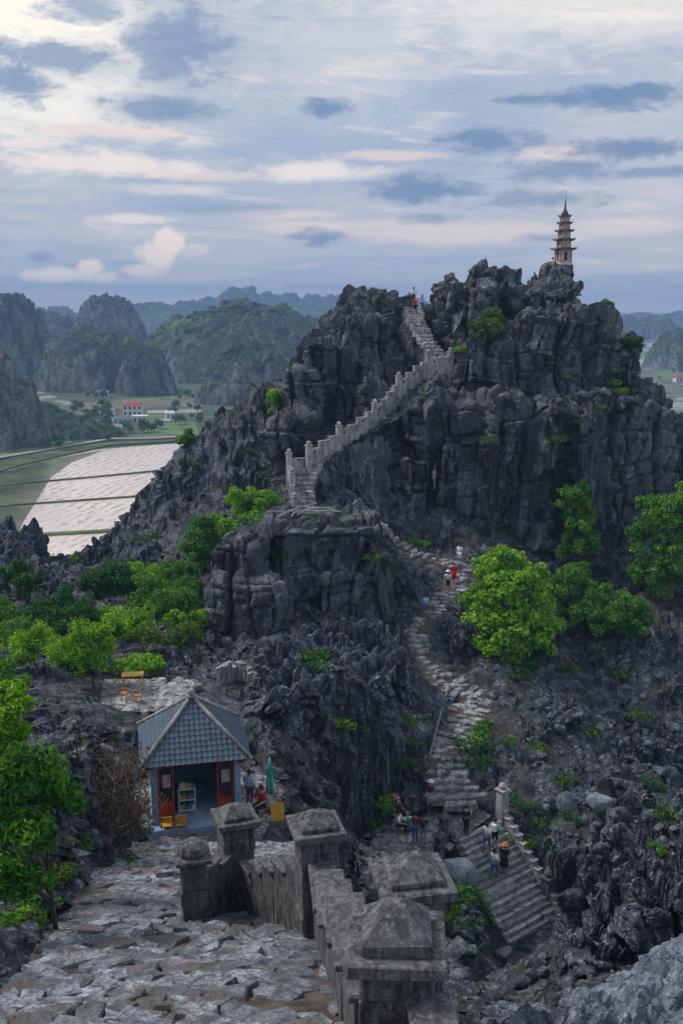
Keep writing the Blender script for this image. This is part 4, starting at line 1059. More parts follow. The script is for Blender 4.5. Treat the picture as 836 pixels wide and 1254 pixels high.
link('plinth', boxmesh('plinth', (0, -.25, .08), (HW * 2 + .3, HW * 2 + .7, .28), 0, .02), M_KW, kio)
for sx in (-1, 1):
    for sy in (-1, 1):
        link('column', boxmesh('column', (sx * HW, sy * HW, 1.42), (.24, .24, 2.5), 0, .015), M_KW, kio)
        if sy < 0: link('column_base', boxmesh('column_base', (sx * HW, sy * HW, .3), (.32, .32, .2), 0, .015), M_KW, kio)
link('back_wall', boxmesh('back_wall', (0, HW, 1.42), (HW * 2 - .26, .14, 2.45)), M_KW, kio)
for sx in (-1, 1): link('side_wall', boxmesh('side_wall', (sx * HW, 0, 1.42), (.14, HW * 2 - .26, 2.45)), M_KW, kio)
link('lintel', boxmesh('lintel', (0, -HW, 2.55), (HW * 2 - .25, .16, .26)), M_RED, kio)
for x0, wd in ((-1.08, .56), (1.06, .6)):
    bm = bmesh.new()
    for sx in (-1, 1): box(bm, (sx * (wd / 2 - .03), 0, 0), (.06, .06, 2.15))
    for zz in (-1.045, -.35, 1.045): box(bm, (0, 0, zz), (wd - .122, .055, .08))
    box(bm, (0, .0, -.7), (wd - .122, .03, .6))
    dr = link('door', bm_mesh(bm, 'door'), M_RED, kio, (x0, -HW + .02, 1.32))
    link('pane', boxmesh('pane', (0, 0, .35), (wd - .125, .012, 1.3)), MATS['door glass'], dr)
    link('poster', boxmesh('poster', (.02, -.014, .5), (wd * .5, .008, .5)), plain('faded paper', (0.5, 0.42, 0.36), .8, .5, 7.0), dr)
roof_b, roof_t = 2.62, 4.38
bm = bmesh.new()
vb = [bm.verts.new((sx * HE, sy * HE, roof_b)) for sx, sy in ((-1, -1), (1, -1), (1, 1), (-1, 1))]; vt = bm.verts.new((0, 0, roof_t))
for i in range(4): bm.faces.new((vb[i], vb[(i + 1) % 4], vt))
bm.faces.new(list(reversed(vb)))
roof = link('roof', bm_mesh(bm, 'roof'), M_TILE, kio)
tw, nrow = .19, 12; sl = math.hypot(HE, roof_t - roof_b); tl = sl / nrow; pit = math.atan2(roof_t - roof_b, HE)
bm = bmesh.new(); arc = [(-.5, 0.0), (-.42, .22), (-.16, .32), (.10, .22), (.22, .02), (.5, 0.0)]
r0 = [bm.verts.new((x * tw, -tl * .56, z * tw * .55 + .03)) for x, z in arc]; r1 = [bm.verts.new((x * tw, tl * .56, z * tw * .55 + .008)) for x, z in arc]
for i in range(len(arc) - 1): bm.faces.new((r0[i], r0[i + 1], r1[i + 1], r1[i]))
lowr = [bm.verts.new((x * tw, -tl * .56, z * tw * .3)) for x, z in arc]
for i in range(len(arc) - 1): bm.faces.new((lowr[i], lowr[i + 1], r0[i + 1], r0[i]))
tile_me = bm_mesh(bm, 'tile'); tile_me.materials.append(M_TILE)
back = []
for fc in range(4):
    Rz = Matrix.Rotation(fc * math.pi / 2, 4, 'Z')
    for r in range(nrow):
        s = (r + .5) * tl; half = HE * (1 - (r + .62) / nrow); n = int(half / tw + .5)
        for k in range(-n, n + 1):
            x = k * tw
            if abs(x) > half + .02: continue
            Mx = Rz @ Matrix.Translation((x, -HE + s * math.cos(pit), roof_b + s * math.sin(pit))) @ Matrix.Rotation(pit, 4, 'X')
            if fc == 2: back.append(Mx); continue
            o = bpy.data.objects.new('tile', tile_me); o.matrix_local = Mx; COL.objects.link(o); o.parent = roof
bm = bmesh.new()
for Mx in back:
    b2 = tile_me.copy(); b2.transform(Mx); bm.from_mesh(b2); bpy.data.meshes.remove(b2)
stuff(link('back_tiles', bm_mesh(bm, 'back_tiles'), M_TILE, roof))
for sx, sy in ((-1, -1), (1, -1), (1, 1), (-1, 1)):
    bm = bmesh.new(); tube(bm, [(sx * HE * 1.03, sy * HE * 1.03, roof_b + .02), (sx * HE * .5, sy * HE * .5, (roof_b + roof_t) / 2 + .06), (0, 0, roof_t + .07)], .075, 7)
    link('hip_ridge', bm_mesh(bm, 'hip_ridge', True), M_RIDGE, roof)
bm = bmesh.new(); lathe(bm, [(.2, 0), (.2, .07), (.13, .1), (.17, .2), (.1, .3), (.03, .34)], 10, (0, 0, roof_t + .02)); link('finial', bm_mesh(bm, 'finial', True), M_RIDGE, roof)
for sx in (-1, 1): link('eave_bracket', boxmesh('eave_bracket', (sx * 1.72, -1.6, 2.42), (.3, .5, .12), .6, .02), plain('ochre bracket', (0.42, 0.22, 0.06)), kio)
link('floor', boxmesh('floor', (0, 0, .235), (HW * 2 - .3, HW * 2 - .3, .05)), M_KW, kio)
def kpt(x, y, z=.22): return Matrix.Translation(KC) @ Matrix.Rotation(KYAW, 4, 'Z') @ Vector((x, y, z))
rk_ = empty('display_rack', kpt(-.32, -.9), KYAW); tag(rk_, 'small rack of snacks and drinks just inside the kiosk', 'rack')
M_WHT = plain('white paint', (0.72, 0.72, 0.70), 0.6, 0.1)
for sx in (-1, 1): link('upright', boxmesh('upright', (sx * .3, 0, .5), (.04, .3, 1.0)), M_WHT, rk_)
gcol = [(0.6, 0.5, 0.1), (0.1, 0.35, 0.1), (0.55, 0.06, 0.04), (0.1, 0.2, 0.5), (0.7, 0.7, 0.66)]
gm = [plain('packet colour %s' % n_, c_, .5) for n_, c_ in zip(('yellow', 'green', 'red', 'blue', 'white'), gcol)]
g = np.random.default_rng(2)
for i in range(3):
    link('shelf', boxmesh('shelf', (0, 0, .12 + i * .42), (.58, .3, .03)), M_WHT, rk_)
    for k in range(5):
        hh_ = g.uniform(.14, .28); link('packet', boxmesh('packet', (-.22 + k * .11, -.04, .137 + i * .42 + hh_ / 2), (.09, .14, hh_), 0, .008), gm[int(g.integers(5))], rk_)
def chair(name, loc, rz, label, mt, group=None, s=1.0):
    c = empty(name, loc, rz); tag(c, label, 'chair', group)
    link('seat', boxmesh('seat', (0, 0, .40 * s), (.4 * s, .38 * s, .04), 0, .01), mt, c)
    link('backrest', boxmesh('backrest', (0, .18 * s, .68 * s), (.4 * s, .03, .22 * s), 0, .01), mt, c)
    for sx in (-1, 1):
        for sy in (-1, 1):
            bm = bmesh.new(); tube(bm, [(sx * .17 * s, sy * .16 * s, 0), (sx * .17 * s, sy * .16 * s, (.38 if sy < 0 else .78) * s)], .016, 5); link('leg', bm_mesh(bm, 'leg'), mt, c)
    return c
def table(name, loc, rz, label, mt, size=(.9, .6, .7)):
    c = empty(name, loc, rz); tag(c, label, 'table')
    link('tabletop', boxmesh('tabletop', (0, 0, size[2]), (size[0], size[1], .04), 0, .01), mt, c)
    for sx in (-1, 1):
        for sy in (-1, 1): link('leg', boxmesh('leg', (sx * (size[0] / 2 - .06), sy * (size[1] / 2 - .06), size[2] / 2 - .02), (.05, .05, size[2] - .01)), mt, c)
    return c
for k, xx in enumerate((-1.12, -.62)):
    p = kpt(xx, -1.95, -.03); chair('folding_chair', p, KYAW + math.pi + .1 * k, 'yellow folding chair in front of the left kiosk door', M_YEL, 'yellow chairs before the kiosk')
kyard = struct(patch('kiosk_yard', [Vector((-7.9, 31.0, 0)), Vector((-3.2, 31.0, 0)), Vector((-2.2, 36.5, 0)), Vector((-3.4, 38.3, 0)), Vector((-8.3, 37.6, 0))], MATS['cobbled yard'], -18.74))
g = np.random.default_rng(15); items = []
for k in range(70):
    V, F = slab_mesh('s', outline(g.uniform(.35, .7), g.uniform(.3, .55), g, .3), .12, g, .02)
    items.append((V, F, (g.uniform(-7.6, -3.4), g.uniform(31.1, 33.1), -18.72), (g.normal(0, .04), g.normal(0, .04), g.uniform(0, 3))))
lay_stones(kyard, items, M_PAVE)
# table terrace
ter = struct(patch('table_terrace', [P(118, 868, 43.2), P(205, 868, 43.2), P(208, 845, 45.3), P(185, 826, 47.3), P(128, 826, 47.3)], MATS['cobbled yard'], -18.2))
g = np.random.default_rng(16); items = []
for k in range(110):
    V, F = slab_mesh('s', outline(g.uniform(.3, .6), g.uniform(.3, .5), g, .3), .25, g, .02)
    items.append((V, F, (g.uniform(-10.4, -7.2), g.uniform(43.3, 47.2), -18.19), (g.normal(0, .04), g.normal(0, .04), g.uniform(0, 3))))
lay_stones(ter, items, M_STEP)
def tp(px, py): # point on the terrace
    return PG(px, py, -18.17)
table('cafe_table', tp(163, 842), .15, 'yellow wooden table on the stone terrace behind the kiosk', M_YEL, (1.05, .6, .68))
chair('stool_chair', tp(152, 856), .4 + math.pi, 'small orange chair at the yellow table, nearer the thin tree', M_ORG, None, .75)
chair('stool_chair', tp(169, 859), -.3 + math.pi, 'small orange chair at the yellow table, nearer the kiosk roof', M_ORG, None, .75)

# ------------------------------------------------------------------ placing things on the rock
bpy.context.view_layer.update()
ROCKS = [o for o in COL.objects if o.name.split('.')[0] in ('hillside', 'limestone_peak', 'limestone_outcrop', 'foreground_boulder', 'stone_stairway')]
from mathutils.bvhtree import BVHTree
_dg = bpy.context.evaluated_depsgraph_get()
TREES_B = []
for o in ROCKS:
    me = o.data
    if o.name == 'hillside':               # every second row and column is enough here
        ii_ = _i[::2, ::2]; vv = np.empty(len(me.vertices) * 3, np.float32); me.vertices.foreach_get('co', vv)
        vv = vv.reshape(NR, NA, 3)[::2, ::2]; nr_, na_ = vv.shape[:2]; jj = np.arange(nr_ * na_).reshape(nr_, na_)
        fq = np.stack([jj[:-1, :-1].ravel(), jj[:-1, 1:].ravel(), jj[1:, 1:].ravel(), jj[1:, :-1].ravel()], 1)
        TREES_B.append(BVHTree.FromPolygons(vv.reshape(-1, 3).tolist(), fq.tolist()))
    else: TREES_B.append(BVHTree.FromObject(o, _dg))
def sight(px, py):
    """point (and normal) of the rock seen at a photo pixel"""
    d = P(px, py, 10.0).normalized(); best = None
    for tb in TREES_B:
        loc, nrm, _, _ = tb.ray_cast(Vector((0, 0, 0)), d)
        if loc is not None and (best is None or loc.length < best[0].length): best = (loc, nrm)
    return best if best else (None, None)
def drop(x, y, z0=40.0):
    best = -99.0
    for tb in TREES_B:
        loc, nrm, _, _ = tb.ray_cast(Vector((x, y, z0)), Vector((0, 0, -1)))
        if loc is not None: best = max(best, loc.z)
    return best
def nearest_on(pts, px, py):
    """point of a polyline that shows closest to a pixel"""
    best = None
    for a, b_ in zip(pts, pts[1:]):
        for k in range(21):
            q_ = a.lerp(b_, k / 20); u, v = proj(q_); dd = (u - px) ** 2 + (v - py) ** 2
            if best is None or dd < best[0]: best = (dd, q_)
    return best[1]

# ------------------------------------------------------------------ boulders
def boulder_mesh(seed, sq=(1, .8, .7)):
    g = np.random.default_rng(seed); bm = bmesh.new()
    for _ in range(22):
        d = g.normal(0, 1, 3); d /= np.abs(d).max() ** .55 * np.linalg.norm(d) ** .45; bm.verts.new(d * np.array(sq) * .5 * g.uniform(.85, 1.05))
    r = bmesh.ops.convex_hull(bm, input=bm.verts[:])
    bmesh.ops.delete(bm, geom=[v for v in bm.verts if not v.link_faces], context='VERTS')
    bmesh.ops.bevel(bm, geom=bm.edges[:], offset=.03, segments=1, affect='EDGES')
    return bm_mesh(bm, 'boulder')
BM_ = [boulder_mesh(900 + i, (1, random.uniform(.6, .95), random.uniform(.5, .9))) for i in range(10)]
for me in BM_: me.materials.append(M_BOULD)
g = np.random.default_rng(77)
def put_boulder(px, py, s, label, group, nm='boulder', m=None):
    loc, _ = sight(px, py)
    if loc is None: return
    o = bpy.data.objects.new(nm, BM_[int(g.integers(len(BM_)))]); COL.objects.link(o)
    s *= min(1.0, max(.15, loc.y / 55)); o.location = loc + Vector((0, 0, s * .05)); o.scale = (s, s, s * .8); o.rotation_euler = (g.normal(0, .35), g.normal(0, .35), g.uniform(0, 6.28))
    if m: o.material_slots[0].link = 'OBJECT'; o.material_slots[0].material = m
    tag(o, label, 'boulder', group); return o
n = 0
while n < 150:                                            # rubble below the cliff, right of the path
    px, py = g.uniform(605, 836), g.uniform(815, 1050)
    if py > 1010 and px < 690: continue
    if put_boulder(px, py, min(1.7, .22 + g.exponential(.27)), 'angular grey limestone boulder on the rubble slope right of the path', 'boulders of the rubble slope'): n += 1
for k in range(34):
    put_boulder(g.uniform(470, 600), g.uniform(690, 960), g.uniform(.25, .7), 'broken grey rock beside the stone path up the gully', 'rocks beside the gully path')
for k in range(40):
    put_boulder(g.uniform(290, 470), g.uniform(800, 960), g.uniform(.25, .7), 'loose dark rock among the crags behind the kiosk', 'loose rocks behind the kiosk')
for k in range(34):
    put_boulder(g.uniform(306, 350), g.uniform(935, 1000), g.uniform(.2, .6), 'broken rock on the yard right of the kiosk', 'rocks right of the kiosk')
for k in range(40):
    bpy_ = g.uniform(1130, 1225); put_boulder(g.uniform(552, 592 if bpy_ < 1172 else 700), bpy_, g.uniform(.8, 2.0), 'dark rock in the hollow before the stair flight', 'rocks in the hollow')
M_PALE = rock_mat('pale blue boulder', (0.10, 0.115, 0.14), (0.24, 0.27, 0.32), (0.46, 0.49, 0.54), 0.5, bdist=0.08, pale_amt=.7)
big = bpy.data.objects.new('boulder', boulder_mesh(950, (1, .9, .85))); big.data.materials.append(M_PALE); COL.objects.link(big)
bp = P(563, 1072, 44.2); big.location = (bp.x, bp.y, bp.z); big.scale = (2.0, 1.8, 1.9); big.rotation_euler = (.2, .3, .5)
tag(big, 'large pale blue grey boulder beside the head of the stair flight', 'boulder')
for px, py, s, lab in ((735, 985, 1.7, 'broad pale boulder lying in the middle of the rubble slope'), (795, 775, 1.2, 'flat pale rock under the spreading shrub'), (600, 855, .9, 'pale rock at the bend of the gully path'), (548, 1010, .4, 'small pale rock at the foot of the lantern post')):
    put_boulder(px, py, s, lab, None, m=M_PALE if 'bend' not in lab else None)

# ------------------------------------------------------------------ pagoda
pz_ = P(689, 322, 103.0); pgz = drop(pz_.x, pz_.y)
pg = empty('pagoda', pz_, R(14)); pg.scale = (.9, .9, 1); tag(pg, 'slender five tiered pagoda with curved dark eaves on the summit', 'pagoda')
M_PGW = plain('faded pink render', (0.44, 0.37, 0.345), 0.85, 0.35, 2.5); M_PGR = plain('worn red pilaster', (0.40, 0.19, 0.16), 0.8, 0.35, 3.0); M_PGE = plain('mossy eave tile', (0.075, 0.08, 0.075), 0.85, 0.4, 5.0, .01)
M_PGP = plain('pale stone slab', (0.55, 0.54, 0.50), 0.9, 0.2)
base_h_ = max(.6, pz_.z - pgz + 1.2)
bm = bmesh.new(); box(bm, (0, 0, -base_h_ / 2 - .16), (1.75, 1.75, base_h_), 0, .05); link('pedestal', bm_mesh(bm, 'pedestal'), M_CONC, pg)
link('platform', boxmesh('platform', (0, 0, -.08), (1.6, 1.6, .2), 0, .02), M_PGP, pg)
def eave(wid, hgt):
    """square roof skirt with upturned corners"""
    bm = bmesh.new(); n = 8; rings = []
    for rr, zz in ((.42, hgt), (.72, hgt * .45), (1.0, 0.0), (.97, -.05), (.5, -.04)):
        ring = []
        for side in range(4):
            for k in range(n):
                u = -1 + 2 * k / n; cl = abs(u) ** 5 * (1 if rr > .8 else .25 if rr > .6 else 0)
                x, y = u * (1 + .07 * cl), -1 * (1 + .07 * cl); a = side * math.pi / 2
                ring.append(bm.verts.new(((x * math.cos(a) - y * math.sin(a)) * rr * wid / 2, (x * math.sin(a) + y * math.cos(a)) * rr * wid / 2, zz + cl * .2)))
        rings.append(ring)
    for r0, r1 in zip(rings, rings[1:]):
        for k in range(len(r0)): bm.faces.new((r0[k], r0[(k + 1) % len(r0)], r1[(k + 1) % len(r0)], r1[k]))
    bm.faces.new(rings[0]); bm.faces.new(rings[-1]); return bm_mesh(bm, 'eave')
tiers = [(0, 1.3, 1.27, 2.15), (1.5, 2.2, 1.05, 1.9), (2.42, 3.05, .92, 1.62), (3.25, 3.8, .8, 1.32), (3.98, 4.45, .7, 1.1)]
for i, (z0, z1, wb, we) in enumerate(tiers):
    tr = link('tier', boxmesh('tier', (0, 0, (z0 + z1 + .1) / 2), (wb, wb, z1 - z0 + .1)), M_PGW, pg)
    for sx in (-1, 1):
        for sy in (-1, 1): link('pilaster', boxmesh('pilaster', (sx * wb / 2, sy * wb / 2, (z0 + z1) / 2), (wb * .12, wb * .12, z1 - z0)), M_PGR, tr)
    for a in range(4):
        c_, s_ = math.cos(a * math.pi / 2), math.sin(a * math.pi / 2); dpos = (s_ * (wb / 2), -c_ * (wb / 2), z0 + (z1 - z0) * .5)
        link('niche', boxmesh('niche', dpos, (wb * .26, .05, (z1 - z0) * .6), a * math.pi / 2), M_HOLE if i == 0 else M_PGR, tr)
    link('eave', eave(we, .26), M_PGE, pg, (0, 0, z1))
bm = bmesh.new(); lathe(bm, [(.42, 4.66), (.36, 4.8), (.2, 5.05), (.12, 5.15), (.14, 5.3), (.09, 5.4), (.1, 5.6), (.06, 5.7), (.07, 5.95), (.035, 6.05), (.012, 6.6)], 10); link('spire', bm_mesh(bm, 'spire', True), M_PGE, pg)

# ------------------------------------------------------------------ village in the valley
M_VW = plain('white village render', (0.72, 0.71, 0.69), 0.9, 0.12, .4); M_VR = plain('red sheet roof', (0.42, 0.05, 0.05), 0.7, 0.2, .4); M_VB = plain('blue sheet roof', (0.13, 0.17, 0.25), 0.6, 0.2, .4); M_VG = plain('green tin roof', (0.2, 0.38, 0.32), 0.7, 0.2, .4)
def house(name, px, py, w_, d_, h_, rz, roof_m, label, cat='house', flo=1, win=3, roof_h=1.6, hip=True):
    p = PG(px, py); hs = empty(name, p, rz); tag(hs, label, cat)
    wl_ = link('wall', boxmesh('wall', (0, 0, h_ / 2), (w_, d_, h_)), M_VW, hs)
    bm = bmesh.new(); e = .5
    vb = [bm.verts.new((sx * (w_ / 2 + e), sy * (d_ / 2 + e), h_ + .02)) for sx, sy in ((-1, -1), (1, -1), (1, 1), (-1, 1))]; vt = [bm.verts.new((sx * w_ * (.28 if hip else .5), 0, h_ + roof_h)) for sx in (-1, 1)]
    for f in ((vb[0], vb[1], vt[1], vt[0]), (vb[2], vb[3], vt[0], vt[1]), (vb[1], vb[2], vt[1]), (vb[3], vb[0], vt[0]), (vb[3], vb[2], vb[1], vb[0])): bm.faces.new(f)
    link('roof', bm_mesh(bm, 'roof'), roof_m, hs)
    fh = h_ / flo
    for f in range(flo):
        for k in range(win):
            x = -w_ / 2 + w_ * (k + .5) / win
            wn = link('window', boxmesh('window', (x, -d_ / 2 - .02, f * fh + fh * .5), (w_ / win * .45, .1, fh * .45)), M_HOLE, hs)
            link('sill', boxmesh('sill', (x, -d_ / 2 - .12, f * fh + fh * .25), (w_ / win * .6, .3, .15)), M_VW, wn)
    return hs
house('village_house', 163.5, 515, 10, 8, 8.6, .1, M_VR, 'white three storey house with red roof in the valley', 'house', 3, 4, 1.5)
house('village_house', 172, 518.5, 7, 6, 4.2, .1, M_VW, 'low white annex in front of the red roofed house', 'house', 1, 3, .4)
house('village_house', 151, 518.5, 9.5, 5, 2.6, .1, M_VB, 'long low shed with blue sheet roof beside the white house', 'shed', 1, 4, 1.3, False)
house('village_shrine', 109, 527, 3.6, 3.2, 3.0, .2, M_VR, 'tiny white shrine with red roof among the valley trees', 'shrine', 1, 1, 1.5)
house('gate_tower', 146.5, 532, 3.2, 3.0, 3.6, .1, M_VG, 'small white gate tower with green roof beside the valley road', 'tower', 1, 2, 1.4)
house('village_house', 208, 512, 4.5, 4, 3.0, .3, M_VW, 'small pale house among green plots beyond the annex', 'house', 1, 2, 1.2, False)
house('village_house', 120, 511, 7, 4, 2.6, .2, M_VB, 'grey roofed low house beside the bare plot', 'house', 1, 3, 1.3, False)
house('village_house', 831, 468, 8, 6, 4, .2, M_VR, 'red roofed house on the plain beyond the peak', 'house', 1, 3, 2)
for px, py, lab in ((812, 447, 'pale house in the far fields beyond the peak'), (125, 487, 'far white house under the karst cliff')):
    house('village_house', px, py, 9, 7, 4, .2, M_VB, lab, 'house', 1, 3, 1.5)

# ------------------------------------------------------------------ trees and shrubs
TREES = [
    ('broadleaf_tree', 185, 70, [(140, 688, 215, 735, 71)], 'tree with yellow green crown under the left ridge', 'tree', L_BRIGHT, .24, .5, .5, .1),
    ('broadleaf_tree', 60, 52, [(25, 775, 100, 830, 53)], 'lime leaved tree right of the shrub at the terrace edge', 'tree', L_BRIGHT, .18, .5, .45, .08),
    ('broadleaf_tree', 235, 60, [(200, 745, 258, 806, 60.5)], 'leafy green tree pressed against the dark outcrop', 'tree', L_BRIGHT, .22, .5, .5, .1),
    ('broadleaf_tree', 285, 80, [(262, 640, 330, 672, 79)], 'green tree at the back of the bright tree by the stair', 'tree', L_GREEN, .26, .5, .5, .1),
    ('broadleaf_tree', 625, 66.5, [(568, 675, 645, 790, 66.5), (600, 688, 686, 785, 67.5), (580, 735, 662, 816, 65.5), (575, 700, 675, 800, 66)], 'big bright green rounded tree beside the stone path below the cliff', 'tree', L_BRIGHT, .3, .62, .6, .14),
    ('leafy_shrub', 735, 70, [(680, 705, 780, 780, 70), (750, 730, 797, 795, 69), (672, 690, 720, 750, 71)], 'spreading green shrub right of the big rounded tree', 'shrub', L_GREEN, .26, .4, .5, .08),
    ('broadleaf_tree', 805, 74, [(768, 610, 836, 690, 75), (795, 590, 860, 640, 76), (770, 665, 840, 725, 74)], 'tall yellowish green tree against the right end of the cliff', 'tree', L_GREEN, .28, .5, .6, .14),
    ('climbing_plant', 705, 76, [(680, 592, 725, 640, 78.5), (686, 620, 730, 700, 77.5), (680, 690, 722, 740, 76)], 'dark green creeper hanging down the cliff face', 'plant', L_GREEN, .24, .5, .5, .07),
    ('broadleaf_tree', 300, 75, [(272, 598, 340, 650, 76), (246, 630, 300, 680, 75)], 'bright green tree at the foot of the walled stair', 'tree', L_BRIGHT, .26, .5, .55, .12),
    ('broadleaf_tree', 252, 73, [(222, 646, 270, 710, 73), (238, 630, 266, 665, 74)], 'dark green tree below the bright tree by the walled stair', 'tree', L_GREEN, .24, .5, .55, .12),
    ('broadleaf_tree', 205, 63, [(150, 705, 245, 765, 64), (190, 720, 248, 795, 62)], 'wide yellowish green tree left of the dark outcrop', 'tree', L_GREEN, .22, .5, .55, .12),
    ('broadleaf_tree', 225, 68, [(190, 690, 240, 735, 69), (225, 690, 250, 750, 67)], 'green tree above the wide yellowish tree', 'tree', L_GREEN, .22, .5, .5, .1),
    ('broadleaf_tree', 75, 59, [(30, 718, 120, 795, 59), (45, 740, 135, 808, 57)], 'dense dark green round tree above the table terrace', 'tree', L_DARK, .2, .5, .55, .12),
    ('broadleaf_tree', 10, 56, [(-40, 735, 35, 800, 56), (-30, 755, 60, 820, 54)], 'green tree with lime tips left of the dense round tree', 'tree', L_GREEN, .2, .5, .5, .12),
    ('broadleaf_tree', 150, 58, [(120, 740, 195, 805, 58)], 'mid green tree between the dense round tree and the wide one', 'tree', L_BRIGHT, .2, .5, .5, .1),
    ('broadleaf_tree', 190, 55, [(170, 765, 245, 812, 56)], 'olive green tree at the foot of the wide yellowish tree', 'tree', L_OLIVE, .2, .5, .5, .1),
    ('broadleaf_tree', 110, 66, [(100, 690, 165, 745, 66)], 'dark tree on the slope above the mid green tree', 'tree', L_DARK, .22, .5, .5, .1),
    ('broadleaf_tree', 30, 64, [(-10, 690, 50, 735, 64)], 'dark green tree under the left ridge', 'tree', L_DARK, .22, .5, .5, .1),
    ('leafy_shrub', 95, 49, [(60, 790, 125, 832, 49.5)], 'tangled green shrub behind the thin stemmed tree', 'shrub', L_GREEN, .18, .5, .4, .06),
    ('leafy_shrub', 165, 50, [(138, 803, 198, 826, 49.5)], 'low bright green shrub behind the yellow table', 'shrub', L_BRIGHT, .16, .55, .3, .05),
    ('broadleaf_tree', 110, 46, [(70, 775, 145, 818, 46.5), (90, 762, 132, 790, 46.5)], 'thin stemmed light green tree on the table terrace', 'tree', L_BRIGHT, .17, .45, .42, .09),
    ('leafy_shrub', 40, 48, [(4, 765, 56, 815, 48)], 'lime green shrub at the edge of the table terrace', 'shrub', L_BRIGHT, .17, .5, .4, .06),
    ('leafy_shrub', 20, 40, [(-30, 800, 30, 860, 42)], 'green shrub behind the near left tree', 'shrub', L_GREEN, .17, .5, .4, .06),
    ('leafy_shrub', 335, 95, [(328, 476, 345, 514, 94.5)], 'narrow green bush in the notch left of the peak', 'bush', L_BRIGHT, .28, .5, .45, .05),
    ('leafy_shrub', 226, 93, [(217, 528, 236, 546, 92.5)], 'round green bush on the crest of the left ridge', 'bush', L_GREEN, .28, .5, .4, .05),
    ('leafy_shrub', 598, 90, [(576, 386, 622, 418, 88.6), (592, 378, 618, 400, 89.2)], 'green bush on the ledge below the summit', 'bush', L_OLIVE, .26, .45, .4, .05),
    ('leafy_shrub', 743, 94, [(735, 366, 752, 384, 93.5)], 'small leafy bush on the right shoulder of the summit', 'bush', L_GREEN, .28, .4, .35, .05),
    ('leafy_shrub', 773, 92, [(760, 408, 784, 432, 91)], 'dark leafy bush leaning out below the right shoulder', 'bush', L_DARK, .28, .4, .35, .05),
    ('leafy_tree', 8, 21, [(-35, 835, 44, 905, 20.5), (-30, 880, 25, 930, 20.5)], 'yellow green tree top rising behind the near leafy tree', 'tree', L_BRIGHT, .18, .36, .3, .07),
    ('leafy_tree', 45, 16.5, [(-30, 915, 80, 1000, 16), (-25, 980, 70, 1060, 15.5), (20, 940, 105, 1010, 16.5), (-20, 1040, 50, 1100, 15)], 'near leafy tree with long narrow leaves at the left of the stairway', 'tree', L_GREEN, .17, .3, .26, .06),
]
for i, (nm, bx_, by_, es, lab, cat, lm, lf, asp, cl, r0) in enumerate(TREES):
    fb = foot(bx_, by_)
    if cat == 'bush' or nm == 'climbing_plant':
        c_ = ell(*es[0])[0]; fb = Vector((c_.x, c_.y, min(drop(c_.x, c_.y + .5), c_.z) - .2))
    make_tree(nm, fb, [(c__, tuple(v * (1.12 if by_ > 20 else 1.0) for v in r__)) for c__, r__ in (ell(*e) for e in es)], lab, cat, lm, lf, asp, 1.6 if by_ > 20 else 1.7, cl, 700 + i, r0, per=110 if by_ > 20 else 60)
g = np.random.default_rng(55)
# small valley trees
VT = []
for k in range(4):
    g2 = np.random.default_rng(60 + k); cl_ = fill_ell(np.array([0, 0, 2.6]), (1.7, 1.7, 1.6), 14, .75, g2)
    bm = bmesh.new(); branches(bm, (0, 0, 0), cl_, .18, g2, 4)
    VT.append((qmesh('crown', clump_leaves(cl_, 34, .55, .7, g2)), bm_mesh(bm, 'trunk')))
vl = [L_DARK, L_OLIVE, L_DARK, L_GREEN]
for (cm, tm), lm_ in zip(VT, vl): cm.materials.append(lm_); tm.materials.append(BARK)
vspots = [(131 + g.normal(0, 2), 498 + k * 1.9) for k in range(24)] + [(g.uniform(60, 125), g.uniform(518, 541)) for _ in range(34)] + [(g.uniform(150, 200), g.uniform(524, 531)) for _ in range(14)] + \
         [(g.uniform(205, 250), g.uniform(500, 532)) for _ in range(14)] + [(g.uniform(75, 130), g.uniform(497, 516)) for _ in range(14)] + [(g.uniform(100, 250), 487 + g.normal(0, 1.5)) for _ in range(16)] + [(g.uniform(55, 90), g.uniform(541, 550)) for _ in range(8)]
for px, py in vspots:
    k = int(g.integers(4)); r = empty('valley_tree', PG(px, py), g.uniform(0, 6)); s = g.uniform(.7, 1.5); r.scale = (s, s, s)
    link('crown', VT[k][0], None, r); link('trunk', VT[k][1], None, r)
    tag(r, 'small round tree in the valley village seen from above', 'tree', 'trees round the valley village')
for k in range(16):
    px, py = g.uniform(775, 836), g.uniform(425, 470); r = empty('valley_tree', PG(px, py), g.uniform(0, 6)); s = g.uniform(.8, 1.7); r.scale = (s, s, s)
    i = int(g.integers(4)); link('crown', VT[i][0], None, r); link('trunk', VT[i][1], None, r)
    tag(r, 'small dark tree on the plain beyond the peak', 'tree', 'trees on the plain beyond the peak')
# weeds
WD = []
for k in range(6):
    g2 = np.random.default_rng(80 + k); lm_ = (L_GREEN, L_BRIGHT, L_DARK, L_OLIVE, L_GREEN, L_DARK)[k]
    me = qmesh('leaves', clump_leaves([((g2.normal(0, .4), g2.normal(0, .4), .18), .34) for _ in range(6)], 46, .2, .42, g2)); me.materials.append(lm_)
    bm = bmesh.new(); [tube(bm, [(0, 0, -.2), (g2.normal(0, .3), g2.normal(0, .3), .35)], [.02, .008], 4) for _ in range(5)]; WD.append((me, bm_mesh(bm, 'stem')))
def weed(px, py, s, label, group, k=None, nm='weed_plant'):
    loc, nr = sight(px, py)
    if loc is None: return
    k = int(g.integers(6)) if k is None else k
    r = empty(nm, loc, g.uniform(0, 6)); r.scale = (s, s, s * .9); link('leaves', WD[k][0], None, r); link('stem', WD[k][1], BARK, r); tag(r, label, 'plant', group)
